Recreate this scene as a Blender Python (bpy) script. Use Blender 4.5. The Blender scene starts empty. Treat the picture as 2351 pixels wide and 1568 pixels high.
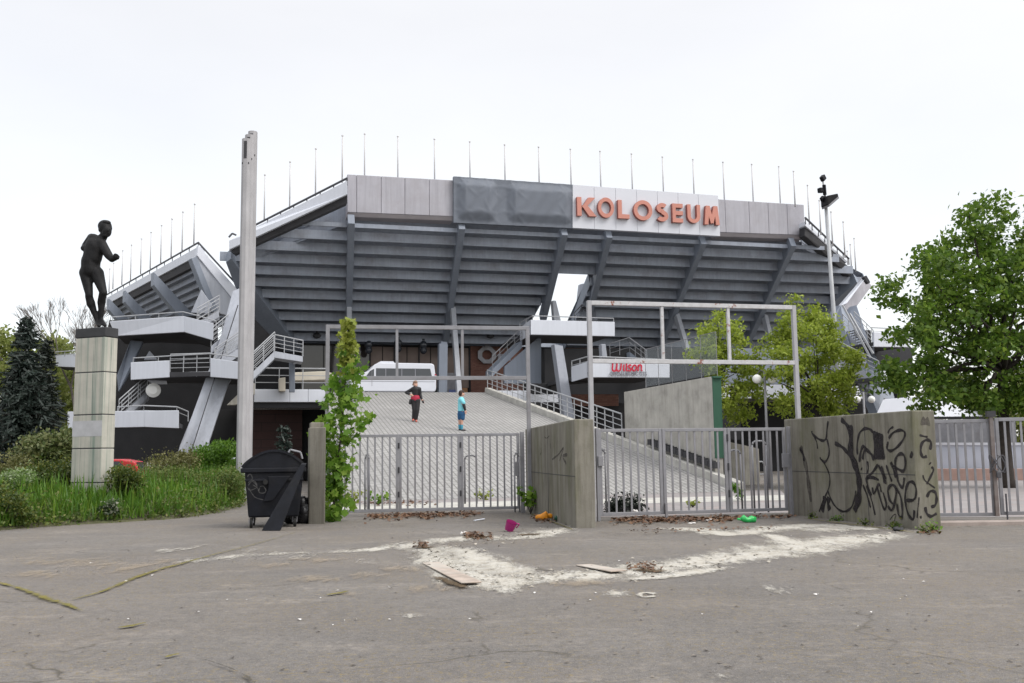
import bpy, math, random
import numpy as np
from mathutils import Vector, Matrix
random.seed(7); RNG = np.random.default_rng(11)
PI = math.pi
SC = bpy.context.scene
COL = SC.collection
# ------------------------------------------------------------------ camera model
F, CX, CY, EYE = 2250.0, 1175.0, 784.0, 1.5
PITCH, ROLL = math.atan(256/2250), -0.0135
CR = Matrix.Rotation(PI/2+PITCH, 3, 'X') @ Matrix.Rotation(ROLL, 3, 'Z')
CRT = CR.transposed()
EYEP = Vector((0, 0, EYE)); UP = Vector((0, 0, 1))
def ray(u, v): return CR @ Vector(((u-CX)/F, -(v-CY)/F, -1.0))
def at(u, v, D):
    r = ray(u, v); return EYEP + r*(D/r.y)
def gnd(u, v, z=0.0):
    r = ray(u, v); return EYEP + r*((z-EYE)/r.z)
def onp(u, v, p0, n):
    r = ray(u, v); return EYEP + r*((p0-EYEP).dot(n)/r.dot(n))
def proj(P):
    c = CRT @ (Vector(P)-EYEP); return (CX+F*c.x/-c.z, CY-F*c.y/-c.z)
def ztop(P, v):
    a = CRT @ (Vector((P[0], P[1], 0))-EYEP); b = CRT @ UP
    k = (CY-v)/F        # c.y = k*(-c.z)
    return -(a.y+k*a.z)/(b.y+k*b.z)
def lift(P, v): return Vector((P[0], P[1], ztop(P, v)))
def on_line(p, q, u, z=1.0):
    lo, hi = -1.0, 2.0
    f = lambda s: proj((p[0]+(q[0]-p[0])*s, p[1]+(q[1]-p[1])*s, z))[0]
    for _ in range(50):
        m = (lo+hi)/2
        if f(m) < u: lo = m
        else: hi = m
    return Vector((p[0]+(q[0]-p[0])*lo, p[1]+(q[1]-p[1])*lo, 0))
A0 = math.radians(15.5)
U = Vector((math.cos(A0), math.sin(A0), 0)); V = Vector((-math.sin(A0), math.cos(A0), 0))

# ------------------------------------------------------------------ mesh builder
class MB:
    def __init__(s): s.v = []; s.f = []
    def add(s, vs, fs):
        o = len(s.v); s.v += [tuple(p) for p in vs]; s.f += [tuple(i+o for i in f) for f in fs]; return s
    def prism(s, poly, ext):
        n = len(poly); e = Vector(ext)
        poly = [Vector(p) for p in poly]
        nn = Vector((0, 0, 0))
        for i in range(n): nn += poly[i].cross(poly[(i+1) % n])
        if nn.dot(e) > 0: poly = poly[::-1]
        vs = poly+[p+e for p in poly]
        fs = [tuple(range(n)), tuple(range(2*n-1, n-1, -1))]
        fs += [((i+1) % n, i, i+n, (i+1) % n+n) for i in range(n)]
        return s.add(vs, fs)
    def face(s, pts): return s.add(pts, [tuple(range(len(pts)))])
    def box(s, c, sx, sy, sz, ax=None, ay=None, az=None):
        ax = Vector(ax or (1, 0, 0)); ay = Vector(ay or (0, 1, 0)); az = Vector(az or (0, 0, 1)); c = Vector(c)
        vs = [c+ax*sx*i/2+ay*sy*j/2+az*sz*k/2 for k in (-1, 1) for j in (-1, 1) for i in (-1, 1)]
        return s.add(vs, [(0, 2, 3, 1), (4, 5, 7, 6), (0, 1, 5, 4), (2, 6, 7, 3), (0, 4, 6, 2), (1, 3, 7, 5)])
    def bar(s, p, q, w, h, up=UP):
        p = Vector(p); q = Vector(q); d = (q-p); L = d.length
        if L < 1e-6: return s
        d.normalize(); up = Vector(up)
        if abs(d.dot(up)) > .98: up = V.copy()
        x = d.cross(up).normalized(); y = x.cross(d)
        return s.box((p+q)/2, w, L, h, x, d, y)
    def tube(s, p, q, r0, r1=None, n=8, caps=True):
        p = Vector(p); q = Vector(q); d = q-p
        if d.length < 1e-6: return s
        r1 = r0 if r1 is None else r1
        d.normalize(); a = d.orthogonal().normalized(); b = d.cross(a)
        vs = []
        for c, r in ((p, r0), (q, r1)):
            for i in range(n):
                t = 2*PI*i/n; vs.append(c+a*math.cos(t)*r+b*math.sin(t)*r)
        fs = [(i, (i+1) % n, (i+1) % n+n, i+n) for i in range(n)]
        if caps: fs += [tuple(range(n-1, -1, -1)), tuple(range(n, 2*n))]
        return s.add(vs, fs)
    def path(s, pts, r, n=7):
        for a, b in zip(pts, pts[1:]): s.tube(a, b, r, r, n)
        return s
    def chain(s, pts, radii, n=8):
        pts = [Vector(p) for p in pts]; vs = []; fs = []
        m = len(pts); ref = Vector((.31, .77, .2))
        for k, p in enumerate(pts):
            d = (pts[min(k+1, m-1)]-pts[max(k-1, 0)]).normalized()
            a = (ref-d*ref.dot(d)).normalized(); b = d.cross(a)
            for i in range(n):
                t = 2*PI*i/n; vs.append(p+(a*math.cos(t)+b*math.sin(t))*radii[k])
        for k in range(m-1):
            for i in range(n):
                j = (i+1) % n; fs.append((k*n+i, k*n+j, (k+1)*n+j, (k+1)*n+i))
        fs += [tuple(range(n-1, -1, -1)), tuple((m-1)*n+i for i in range(n))]
        return s.add(vs, fs)
    def sphere(s, c, rx, ry=None, rz=None, n=12, m=8, M=None):
        ry = rx if ry is None else ry; rz = rx if rz is None else rz; c = Vector(c)
        vs = [(0, 0, -1)]
        for j in range(1, m):
            t = PI*j/m-PI/2
            for i in range(n):
                a = 2*PI*i/n; vs.append((math.cos(t)*math.cos(a), math.cos(t)*math.sin(a), math.sin(t)))
        vs.append((0, 0, 1)); out = []
        for v in vs:
            w = Vector((v[0]*rx, v[1]*ry, v[2]*rz))
            if M is not None: w = M @ w
            out.append(c+w)
        fs = [(0, 1+(i+1) % n, 1+i) for i in range(n)]
        for j in range(m-2):
            for i in range(n):
                a = 1+j*n+i; b = 1+j*n+(i+1) % n; fs.append((a, b, b+n, a+n))
        l = len(vs)-1; o = 1+(m-2)*n
        fs += [(o+i, o+(i+1) % n, l) for i in range(n)]
        return s.add(out, fs)
    def cap(s, p, q, r0, r1, n=12):      # tapered capsule
        s.tube(p, q, r0, r1, n); s.sphere(p, r0*1.0, n=n); s.sphere(q, r1, n=n); return s
    def build(s, name, mat, parent=None, smooth=False, bevel=0):
        me = bpy.data.meshes.new(name)
        off = Vector(parent_base(parent)) if parent else Vector((0, 0, 0))
        me.from_pydata([(p[0]-off.x, p[1]-off.y, p[2]-off.z) for p in s.v], [], s.f)
        me.update()
        if smooth: me.polygons.foreach_set('use_smooth', [True]*len(me.polygons))
        o = bpy.data.objects.new(name, me); COL.objects.link(o)
        for m in (mat if isinstance(mat, (list, tuple)) else [mat]): me.materials.append(m)
        if parent: o.parent = parent
        if bevel:
            b = o.modifiers.new('bevel', 'BEVEL'); b.width = bevel; b.segments = 2; b.limit_method = 'ANGLE'
        return o
def parent_base(p):
    b = Vector(p.location)
    while p.parent: p = p.parent; b += p.location
    return b
def tag(o, label=None, cat=None, group=None, kind=None):
    if label: o['label'] = label
    if cat: o['category'] = cat
    if group: o['group'] = group
    if kind: o['kind'] = kind
    return o
def thing(name, loc, label, cat, group=None):
    o = bpy.data.objects.new(name, None); COL.objects.link(o); o.location = Vector(loc)
    o.empty_display_size = .2
    return tag(o, label, cat, group)
def rebase(o, base):
    """give a single-mesh thing an origin at its base"""
    b = Vector(base); o.data.transform(Matrix.Translation(-b)); o.location = b; return o
def fuse(mb, name, mat, parent, vox, smooth=2, mats=None):
    o = mb.build(name, mat, parent)
    m = o.modifiers.new('r', 'REMESH'); m.mode = 'VOXEL'; m.voxel_size = vox; m.use_smooth_shade = True
    if smooth:
        k = o.modifiers.new('s', 'SMOOTH'); k.factor = .5; k.iterations = smooth
    dg = bpy.context.evaluated_depsgraph_get()
    me = bpy.data.meshes.new_from_object(o.evaluated_get(dg))
    old = o.data; o.modifiers.clear(); o.data = me; bpy.data.meshes.remove(old); me.name = name
    me.polygons.foreach_set('use_smooth', [True]*len(me.polygons))
    if not me.materials: me.materials.append(mat)
    return o
def copy_tree(o, parent=None):
    c = o.copy(); COL.objects.link(c)
    if parent: c.parent = parent
    for ch in list(o.children): copy_tree(ch, c)
    return c

# ------------------------------------------------------------------ materials
def newmat(name):
    m = bpy.data.materials.new(name); m.use_nodes = True
    nt = m.node_tree; b = nt.nodes['Principled BSDF']; return m, nt, b
def nd(nt, t, **k):
    n = nt.nodes.new(t)
    for a, v in k.items():
        if a in n.inputs.keys() if isinstance(a, str) else False: n.inputs[a].default_value = v
        else: setattr(n, a, v)
    return n
def rgb(c): return (c[0], c[1], c[2], 1)
def noise(nt, scale, detail=6, rough=.6, vec=None, stretch=None):
    n = nt.nodes.new('ShaderNodeTexNoise'); n.inputs['Scale'].default_value = scale
    n.inputs['Detail'].default_value = detail; n.inputs['Roughness'].default_value = rough
    tc = nt.nodes.new('ShaderNodeTexCoord'); src = tc.outputs['Object']
    if stretch:
        mp = nt.nodes.new('ShaderNodeMapping'); mp.inputs['Scale'].default_value = stretch
        nt.links.new(src, mp.inputs['Vector']); src = mp.outputs['Vector']
    nt.links.new(vec or src, n.inputs['Vector']); return n.outputs['Fac']
def ramp(nt, fac, stops):
    r = nt.nodes.new('ShaderNodeValToRGB'); cr = r.color_ramp
    while len(cr.elements) < len(stops): cr.elements.new(.5)
    for e, (p, c) in zip(cr.elements, stops):
        e.position = p; e.color = rgb(c) if not isinstance(c, (int, float)) else (c, c, c, 1)
    nt.links.new(fac, r.inputs['Fac']); return r.outputs['Color']
def mix(nt, fac, a, b, mode='MIX'):
    m = nt.nodes.new('ShaderNodeMix'); m.data_type = 'RGBA'; m.blend_type = mode
    for s, x in ((m.inputs[0], fac), (m.inputs[6], a), (m.inputs[7], b)):
        if isinstance(x, (int, float)): s.default_value = x
        elif isinstance(x, tuple): s.default_value = rgb(x)
        else: nt.links.new(x, s)
    return m.outputs[2]
def bump(nt, b, fac, strength=.3, dist=.02):
    n = nt.nodes.new('ShaderNodeBump'); n.inputs['Strength'].default_value = strength; n.inputs['Distance'].default_value = dist
    nt.links.new(fac, n.inputs['Height']); nt.links.new(n.outputs['Normal'], b.inputs['Normal'])
def surf(name, c, rough=.7, var=.15, scale=3., metal=0., streak=0., bmp=0., spec=.4, dirt=None, dirt_amt=.5, fine=60.):
    m, nt, b = newmat(name)
    lo = tuple(x*(1-var) for x in c); hi = tuple(min(1, x*(1+var)) for x in c)
    col = ramp(nt, noise(nt, scale), [(.3, lo), (.7, hi)])
    if streak:
        s = noise(nt, 2.2, 5, .65, stretch=(2.5, 2.5, .16))
        col = mix(nt, ramp(nt, s, [(.42, 0.), (.72, streak)]), col, tuple(x*.45 for x in c))
    if dirt:
        d = noise(nt, .9, 8, .7)
        col = mix(nt, ramp(nt, d, [(.48, 0.), (.68, dirt_amt)]), col, dirt)
    nt.links.new(col, b.inputs['Base Color'])
    b.inputs['Roughness'].default_value = rough; b.inputs['Metallic'].default_value = metal
    b.inputs['Specular IOR Level'].default_value = spec
    if bmp: bump(nt, b, noise(nt, fine, 4), bmp)
    return m
def leafmat(name, c1, c2, c3=None, trans=.35):
    m, nt, b = newmat(name)
    g = nt.nodes.new('ShaderNodeNewGeometry')
    stops = [(0., c1), (.6, c2), (1., c3 or c2)]
    col = ramp(nt, g.outputs['Random Per Island'], stops)
    col = mix(nt, ramp(nt, noise(nt, .7, 2), [(.35, 0.), (.65, .55)]), col, c1)
    d = nt.nodes.new('ShaderNodeBsdfPrincipled'); d.inputs['Roughness'].default_value = .5; d.inputs['Specular IOR Level'].default_value = .35
    t = nt.nodes.new('ShaderNodeBsdfTranslucent'); nt.links.new(col, d.inputs['Base Color']); nt.links.new(col, t.inputs['Color'])
    ms = nt.nodes.new('ShaderNodeMixShader'); ms.inputs[0].default_value = trans
    nt.links.new(d.outputs[0], ms.inputs[1]); nt.links.new(t.outputs[0], ms.inputs[2])
    nt.nodes.remove(b); nt.links.new(ms.outputs[0], nt.nodes['Material Output'].inputs['Surface'])
    return m
M = {}
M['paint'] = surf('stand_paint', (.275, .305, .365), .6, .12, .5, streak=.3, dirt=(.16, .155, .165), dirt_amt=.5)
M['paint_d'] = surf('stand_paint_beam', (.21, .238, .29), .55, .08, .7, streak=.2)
M['column'] = surf('column_paint', (.40, .42, .46), .5, .06, .8, streak=.25)
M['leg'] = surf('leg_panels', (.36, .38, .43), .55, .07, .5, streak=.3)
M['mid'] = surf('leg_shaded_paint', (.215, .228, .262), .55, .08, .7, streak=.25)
M['white'] = surf('fascia_white', (.60, .625, .69), .5, .03, .6, streak=.12)
M['lilac'] = surf('parapet_panels', (.36, .355, .395), .6, .07, .6, streak=.3, dirt=(.29, .275, .295), dirt_amt=.5)
M['lip'] = surf('parapet_lip', (.34, .315, .335), .6, .1, .8)
M['tarp'] = surf('tarpaulin', (.135, .15, .18), .6, .06, .6, spec=.25)
M['sign'] = surf('sign_panel', (.56, .575, .63), .4, .02, .5)
M['salmon'] = surf('letters_salmon', (.50, .225, .18), .6, .05, 1, spec=.2)
M['letside'] = surf('letter_sides', (.33, .11, .09), .5, .05, 1)
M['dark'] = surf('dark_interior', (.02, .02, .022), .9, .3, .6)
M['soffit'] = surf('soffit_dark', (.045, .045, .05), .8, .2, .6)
M['rail'] = surf('rail_steel', (.34, .35, .37), .45, .08, 3)
M['railm'] = surf('rail_grey', (.20, .205, .22), .5, .08, 3)
M['raild'] = surf('rail_dark', (.07, .07, .08), .5, .1, 3)
M['pole'] = surf('flagpole', (.52, .51, .52), .5, .05, 1)
M['gate'] = surf('gate_paint', (.235, .235, .255), .45, .12, 4, metal=.1, dirt=(.14, .125, .12), dirt_amt=.5)
M['asph_leaf'] = leafmat('dry_leaves', (.09, .045, .025), (.16, .08, .04), (.22, .13, .07), .1)
M['black'] = surf('black_plastic', (.007, .008, .012), .55, .4, 3, bmp=.12, spec=.2, dirt=(.03, .028, .026), dirt_amt=.5)
M['rubber'] = surf('rubber', (.012, .012, .012), .8, .2, 3)
M['bronze'] = surf('statue_bronze', (.010, .010, .011), .6, .5, 6, metal=.0, spec=.22, bmp=.15, fine=25)
M['stonecap'] = surf('dark_cap', (.035, .036, .04), .7, .2, 3)
M['conc_pole'] = surf('concrete_pylon', (.36, .355, .37), .75, .12, 1.2, streak=.4, bmp=.1)
M['glass'] = surf('tinted_glass', (.035, .030, .028), .08, .3, .5, spec=.6)
M['curtain'] = surf('brown_blind', (.20, .155, .135), .7, .15, .6)
M['glassd'] = surf('car_glass', (.035, .04, .05), .1, .1, 1, spec=.6)
M['vanw'] = surf('van_white', (.60, .62, .68), .35, .03, 1)
M['redcar'] = surf('car_red', (.45, .018, .022), .25, .05, 1, spec=.6)
M['silver'] = surf('car_silver', (.42, .44, .46), .3, .05, 1, metal=.4)
M['whitecar'] = surf('car_white', (.7, .7, .7), .3, .03, 1)
M['chrome'] = surf('rim_metal', (.4, .4, .42), .35, .05, 5, metal=.8)
M['green'] = surf('green_panel', (.022, .085, .052), .5, .1, 1.5, streak=.25)
M['globe'] = surf('lamp_globe', (.82, .82, .80), .25, .02, 2)
M['bark'] = surf('bark', (.035, .028, .024), .9, .4, 8, bmp=.5, fine=20)
M['barkg'] = surf('bark_grey', (.17, .15, .14), .9, .25, 6)
M['skin'] = surf('skin', (.50, .29, .22), .5, .05, 20)
M['hair_g'] = surf('hair_fair', (.19, .12, .085), .7, .25, 40)
M['hair_b'] = surf('hair_dark', (.035, .02, .015), .7, .3, 40)
M['jacket'] = surf('black_jacket', (.012, .012, .015), .6, .2, 10)
M['trouser'] = surf('black_trousers', (.016, .015, .017), .7, .2, 10)
M['red'] = surf('red_cloth', (.36, .02, .05), .7, .1, 10)
M['cyan'] = surf('cyan_shirt', (.19, .54, .62), .7, .08, 8)
M['navy'] = surf('blue_shorts', (.012, .07, .17), .7, .1, 8)
M['sock'] = surf('blue_socks', (.05, .25, .36), .7, .1, 8)
M['shoe'] = surf('orange_shoe', (.45, .13, .10), .5, .2, 20)
M['shoed'] = surf('dark_shoe', (.03, .025, .03), .5, .2, 20)
M['white_paint'] = surf('white_paint', (.75, .75, .76), .5, .03, 2)
M['blue'] = surf('blue_notice', (.12, .16, .36), .5, .1, 2)
M['cream'] = surf('cream_blocks', (.62, .57, .48), .7, .1, 1)
M['wred'] = surf('red_lettering', (.50, .015, .045), .5, .03, 2)
M['wgrey'] = surf('grey_lettering', (.20, .20, .23), .5, .03, 2)
M['spray'] = surf('spray_paint', (.022, .019, .021), .7, .5, 7, spec=.2)
M['spray2'] = surf('faded_spray', (.075, .065, .063), .8, .4, 5, spec=.2)
def faded(m, lo, hi):
    nt = m.node_tree; o = nt.nodes['Material Output']; s = nt.nodes['Principled BSDF']
    tr = nt.nodes.new('ShaderNodeBsdfTransparent'); ms = nt.nodes.new('ShaderNodeMixShader')
    nt.links.new(ramp(nt, noise(nt, 7, 6, .75), [(.36, lo), (.62, hi)]), ms.inputs[0]); nt.links.new(tr.outputs[0], ms.inputs[1]); nt.links.new(s.outputs[0], ms.inputs[2]); nt.links.new(ms.outputs[0], o.inputs['Surface'])
faded(M['spray'], .78, .98); faded(M['spray2'], .25, .75)
M['scratch'] = surf('pale_scratch', (.055, .055, .055), .8, .3, 10)
M['purple'] = surf('purple_cup', (.30, .02, .14), .4, .1, 5)
M['orange'] = surf('orange_bag', (.72, .27, .015), .4, .15, 9)
M['dkgreen'] = surf('green_bag', (.01, .06, .035), .4, .3, 9)
M['bottle'] = surf('green_bottle', (.03, .42, .10), .25, .15, 9)
M['paper'] = surf('paper', (.72, .70, .68), .7, .08, 9)
M['pink'] = surf('pink_blocks', (.40, .27, .235), .8, .12, 2.5)
M['bluegrey'] = surf('pale_blue_wall', (.46, .50, .59), .6, .08, 1)
M['tent'] = surf('white_canvas', (.66, .67, .72), .6, .03, 1)

def concrete(name, c, moss=.35, streak=.55, seams=None):
    m, nt, b = newmat(name)
    col = ramp(nt, noise(nt, 1.6, 8, .65), [(.28, tuple(x*.72 for x in c)), (.5, c), (.75, tuple(x*1.22 for x in c))])
    s = noise(nt, 2.6, 6, .7, stretch=(2.2, 2.2, .13))
    col = mix(nt, ramp(nt, s, [(.45, 0.), (.72, streak)]), col, (c[0]*.38, c[1]*.37, c[2]*.34))
    g = noise(nt, 1.1, 7, .7, stretch=(1, 1, .4))
    col = mix(nt, ramp(nt, g, [(.52, 0.), (.7, moss)]), col, (.10, .105, .05))
    p = noise(nt, 45, 3, .6)
    col = mix(nt, ramp(nt, p, [(.6, 0.), (.72, .35)]), col, tuple(x*.5 for x in c))
    nt.links.new(col, b.inputs['Base Color']); b.inputs['Roughness'].default_value = .9; b.inputs['Specular IOR Level'].default_value = .2
    bump(nt, b, noise(nt, 30, 6, .7), .35, .01)
    return m
M['conc'] = concrete('weathered_concrete', (.205, .193, .165), .55, .85)
M['conc2'] = concrete('ramp_concrete', (.40, .385, .355), .12, .4)
M['conc3'] = concrete('stained_concrete', (.30, .285, .255), .25, .75)
M['kerb'] = concrete('kerb_concrete', (.46, .45, .42), .2, .25)
M['plinth'] = concrete('plinth_stone', (.47, .44, .355), .05, .22)
def rustmat():
    m, nt, b = newmat('rusty_white_frame')
    f = noise(nt, 2.6, 7, .75)
    col = mix(nt, ramp(nt, noise(nt, 9, 4), [(.3, 0.), (.8, 1.)]), (.50, .50, .52), (.36, .36, .37))
    col = mix(nt, ramp(nt, f, [(.595, 0.), (.63, 1.)]), col, (.20, .06, .03))
    nt.links.new(col, b.inputs['Base Color']); b.inputs['Roughness'].default_value = .6
    return m
M['rust'] = rustmat()
def plinthmat():
    m, nt, b = newmat('plinth_copper_stained')
    c = (.44, .425, .375)
    col = ramp(nt, noise(nt, 1.6, 8, .65), [(.28, tuple(x*.8 for x in c)), (.75, tuple(x*1.12 for x in c))])
    s = noise(nt, 2.0, 6, .7, stretch=(4.5, 4.5, .07))
    col = mix(nt, ramp(nt, s, [(.47, 0.), (.62, .7)]), col, (.17, .23, .195))
    s2 = noise(nt, 5.0, 4, .6, stretch=(4.5, 4.5, .05))
    col = mix(nt, ramp(nt, s2, [(.60, 0.), (.68, .8)]), col, (.03, .09, .075))
    nt.links.new(col, b.inputs['Base Color']); b.inputs['Roughness'].default_value = .85
    bump(nt, b, noise(nt, 30, 5), .2, .01)
    return m
M['plinthg'] = plinthmat()
def brickmat(name, c1, c2, mort, w, h, rot=0., msize=.012, coords=None):
    m, nt, b = newmat(name)
    tc = nt.nodes.new('ShaderNodeTexCoord'); mp = nt.nodes.new('ShaderNodeMapping')
    nt.links.new(tc.outputs['UV'], mp.inputs['Vector']); mp.inputs['Rotation'].default_value = (0, 0, rot)
    t = nt.nodes.new('ShaderNodeTexBrick'); t.inputs['Scale'].default_value = 1; t.inputs['Brick Width'].default_value = w; t.inputs['Row Height'].default_value = h
    t.inputs['Mortar Size'].default_value = msize; t.inputs['Color1'].default_value = rgb(c1); t.inputs['Color2'].default_value = rgb(c2); t.inputs['Mortar'].default_value = rgb(mort)
    t.inputs['Mortar Smooth'].default_value = .3
    nt.links.new(mp.outputs[0], t.inputs['Vector'])
    col = mix(nt, ramp(nt, noise(nt, .5, 7, .65), [(.35, 0.), (.7, .6)]), t.outputs['Color'], tuple(x*.6 for x in c1))
    col = mix(nt, ramp(nt, noise(nt, 6, 6, .7), [(.5, 0.), (.75, .4)]), col, tuple(x*.5 for x in c1))
    nt.links.new(col, b.inputs['Base Color']); b.inputs['Roughness'].default_value = .85
    return m
M['paver'] = brickmat('ramp_pavers', (.30, .295, .29), (.35, .345, .335), (.15, .145, .14), .42, .21, 0, .028)
M['brick'] = brickmat('red_brick', (.15, .062, .045), (.21, .10, .075), (.09, .06, .05), .30, .10, 0, .012)
M['rbrick'] = brickmat('dark_red_cladding', (.05, .024, .022), (.06, .03, .028), (.02, .015, .015), 1.6, .5, 0, .02)
def set_uv(o, p0, ux, uy):
    me = o.data; uv = me.uv_layers.new(name='UVMap'); off = parent_base(o)
    for l in me.loops:
        w = me.vertices[l.vertex_index].co+off-Vector(p0)
        uv.data[l.index].uv = (w.dot(ux), w.dot(uy))
def asphaltmat():
    m, nt, b = newmat('old_asphalt')
    base = ramp(nt, noise(nt, .35, 8, .62), [(.3, (.150, .140, .134)), (.5, (.182, .170, .162)), (.72, (.222, .208, .198))])
    col = mix(nt, ramp(nt, noise(nt, 4.5, 6, .7), [(.35, .45), (.55, 0.)]), base, (.115, .108, .102))
    col = mix(nt, ramp(nt, noise(nt, 13, 5, .75), [(.36, .55), (.5, 0.)]), col, (.105, .098, .092))
    col = mix(nt, ramp(nt, noise(nt, 10, 5, .75), [(.52, 0.), (.66, .5)]), col, (.27, .245, .225))
    col = mix(nt, ramp(nt, noise(nt, .28, 4, .6), [(.45, 0.), (.65, .25)]), col, (.215, .18, .155))
    sp = noise(nt, 55, 3, .75)
    col = mix(nt, ramp(nt, sp, [(.33, .85), (.45, 0.)]), col, (.06, .056, .052))
    sp2 = noise(nt, 42, 3, .7)
    col = mix(nt, ramp(nt, sp2, [(.58, 0.), (.68, .75)]), col, (.33, .315, .30))
    sp3 = noise(nt, 130, 2, .6)
    col = mix(nt, ramp(nt, sp3, [(.36, .7), (.5, 0.)]), col, (.07, .066, .062))
    a = noise(nt, .55, 5, .6); mo = noise(nt, 18, 5, .8)
    mm = nt.nodes.new('ShaderNodeMath'); mm.operation = 'MULTIPLY'
    nt.links.new(ramp(nt, a, [(.38, .25), (.58, 1.)]), mm.inputs[0]); nt.links.new(ramp(nt, mo, [(.53, 0.), (.62, .85)]), mm.inputs[1])
    col = mix(nt, mm.outputs[0], col, (.225, .175, .085))
    d = noise(nt, .9, 8, .72, stretch=(.55, 1.3, 1)); d2 = noise(nt, 7, 6, .75)
    m2 = nt.nodes.new('ShaderNodeMath'); m2.operation = 'MULTIPLY'
    nt.links.new(ramp(nt, d, [(.52, 0.), (.70, 1.)]), m2.inputs[0]); nt.links.new(ramp(nt, d2, [(.44, 0.), (.60, .7)]), m2.inputs[1])
    col = mix(nt, m2.outputs[0], col, (.33, .295, .26))
    k = noise(nt, 1.8, 7, .75)
    col = mix(nt, ramp(nt, k, [(.62, 0.), (.72, .6)]), col, (.095, .088, .085))
    vo = nt.nodes.new('ShaderNodeTexVoronoi'); vo.feature = 'DISTANCE_TO_EDGE'; vo.inputs['Scale'].default_value = .22
    tc = nt.nodes.new('ShaderNodeTexCoord'); ad = nt.nodes.new('ShaderNodeVectorMath'); ad.operation = 'ADD'
    nz = nt.nodes.new('ShaderNodeTexNoise'); nz.inputs['Scale'].default_value = 1.1; nz.inputs['Detail'].default_value = 6; nt.links.new(tc.outputs['Object'], nz.inputs['Vector'])
    nt.links.new(tc.outputs['Object'], ad.inputs[0]); nt.links.new(nz.outputs['Color'], ad.inputs[1]); nt.links.new(ad.outputs[0], vo.inputs['Vector'])
    m3 = nt.nodes.new('ShaderNodeMath'); m3.operation = 'MULTIPLY'
    nt.links.new(ramp(nt, vo.outputs['Distance'], [(.0, .8), (.006, 0.)]), m3.inputs[0]); nt.links.new(ramp(nt, noise(nt, .5, 3), [(.45, 0.), (.6, 1.)]), m3.inputs[1])
    col = mix(nt, m3.outputs[0], col, (.07, .062, .05))
    nt.links.new(col, b.inputs['Base Color']); b.inputs['Roughness'].default_value = .95; b.inputs['Specular IOR Level'].default_value = .2
    bump(nt, b, noise(nt, 50, 5, .75), .7, .015)
    return m
M['asphalt'] = asphaltmat()
M['paving'] = surf('yard_paving', (.25, .235, .235), .9, .15, 1.2, dirt=(.30, .22, .20), dirt_amt=.5)
M['soil'] = surf('bed_soil', (.075, .07, .04), .95, .35, 3, dirt=(.10, .12, .045), dirt_amt=.7)
def spillmat(name, c, c2, sc=2.6, grit=None, th=.30, amax=.95, g1=1.7):
    m, nt, b = newmat(name)
    at_ = nt.nodes.new('ShaderNodeAttribute'); at_.attribute_name = 'w'
    def ma(x, k, y):
        s = nt.nodes.new('ShaderNodeMath'); s.operation = 'MULTIPLY_ADD'; nt.links.new(x, s.inputs[0]); s.inputs[1].default_value = k
        if isinstance(y, float): s.inputs[2].default_value = y
        else: nt.links.new(y, s.inputs[2])
        return s.outputs[0]
    n1 = noise(nt, sc, 10, .74, stretch=(1.5, .42, 1)); n2 = noise(nt, 14, 6, .78, stretch=(1.6, .5, 1))
    f = ma(n1, g1, at_.outputs['Fac']); f = ma(n2, 1.0, f)
    f = ma(f, .4, 0.0)          # keep inside the ramp range
    c0 = (g1*.5+.5+th)*.4
    al = ramp(nt, f, [(c0-.05, 0.), (c0+.01, .35*amax), (c0+.12, amax)])
    col = ramp(nt, noise(nt, 5, 7, .7), [(.35, c2), (.62, c)])
    if grit: col = mix(nt, ramp(nt, noise(nt, 18, 6, .8), [(.55, 0.), (.63, .85)]), col, grit)
    nt.links.new(col, b.inputs['Base Color']); b.inputs['Roughness'].default_value = .95; b.inputs['Specular IOR Level'].default_value = .1
    tr = nt.nodes.new('ShaderNodeBsdfTransparent'); ms = nt.nodes.new('ShaderNodeMixShader')
    nt.links.new(al, ms.inputs[0]); nt.links.new(tr.outputs[0], ms.inputs[1]); nt.links.new(b.outputs[0], ms.inputs[2])
    nt.links.new(ms.outputs[0], nt.nodes['Material Output'].inputs['Surface'])
    return m
M['sand'] = spillmat('white_sand', (.50, .485, .45), (.40, .37, .315), grit=(.19, .165, .12))
M['sandy'] = spillmat('yellow_sand', (.40, .335, .26), (.33, .27, .20), grit=(.2, .17, .10), amax=.42, g1=2.6, th=.36)
M['moss'] = spillmat('dry_moss', (.20, .17, .05), (.13, .12, .035), sc=6, grit=(.09, .09, .03))
M['crack'] = spillmat('asphalt_crack', (.06, .055, .05), (.09, .08, .06), sc=6)
M['debris'] = spillmat('rotten_leaves', (.075, .055, .035), (.13, .095, .06), sc=8, grit=(.03, .025, .02))
# leaves
M['lf_light'] = leafmat('lf_light', (.20, .27, .03), (.32, .40, .05), (.44, .50, .10), .45)
M['lf_dark'] = leafmat('lf_dark', (.055, .11, .014), (.115, .205, .022), (.22, .31, .045), .45)
M['lf_sap'] = leafmat('lf_sapling', (.08, .18, .016), (.17, .31, .035), (.31, .43, .08), .5)
M['lf_saptop'] = leafmat('lf_sapling_top', (.20, .25, .035), (.30, .34, .06), (.36, .36, .10), .4)
M['lf_spruce'] = leafmat('lf_spruce', (.011, .019, .015), (.026, .039, .032), (.046, .062, .054), .05)
M['lf_spruce2'] = leafmat('lf_spruce_dark', (.009, .015, .011), (.018, .026, .018), (.028, .036, .028), .05)
M['lf_yew'] = leafmat('lf_yew', (.03, .055, .010), (.075, .11, .016), (.20, .20, .03), .3)
M['lf_bright'] = leafmat('lf_bright', (.05, .12, .010), (.095, .20, .015), (.16, .27, .03), .4)
M['lf_olive'] = leafmat('lf_olive', (.075, .08, .022), (.145, .145, .045), (.22, .20, .085), .3)
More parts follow.
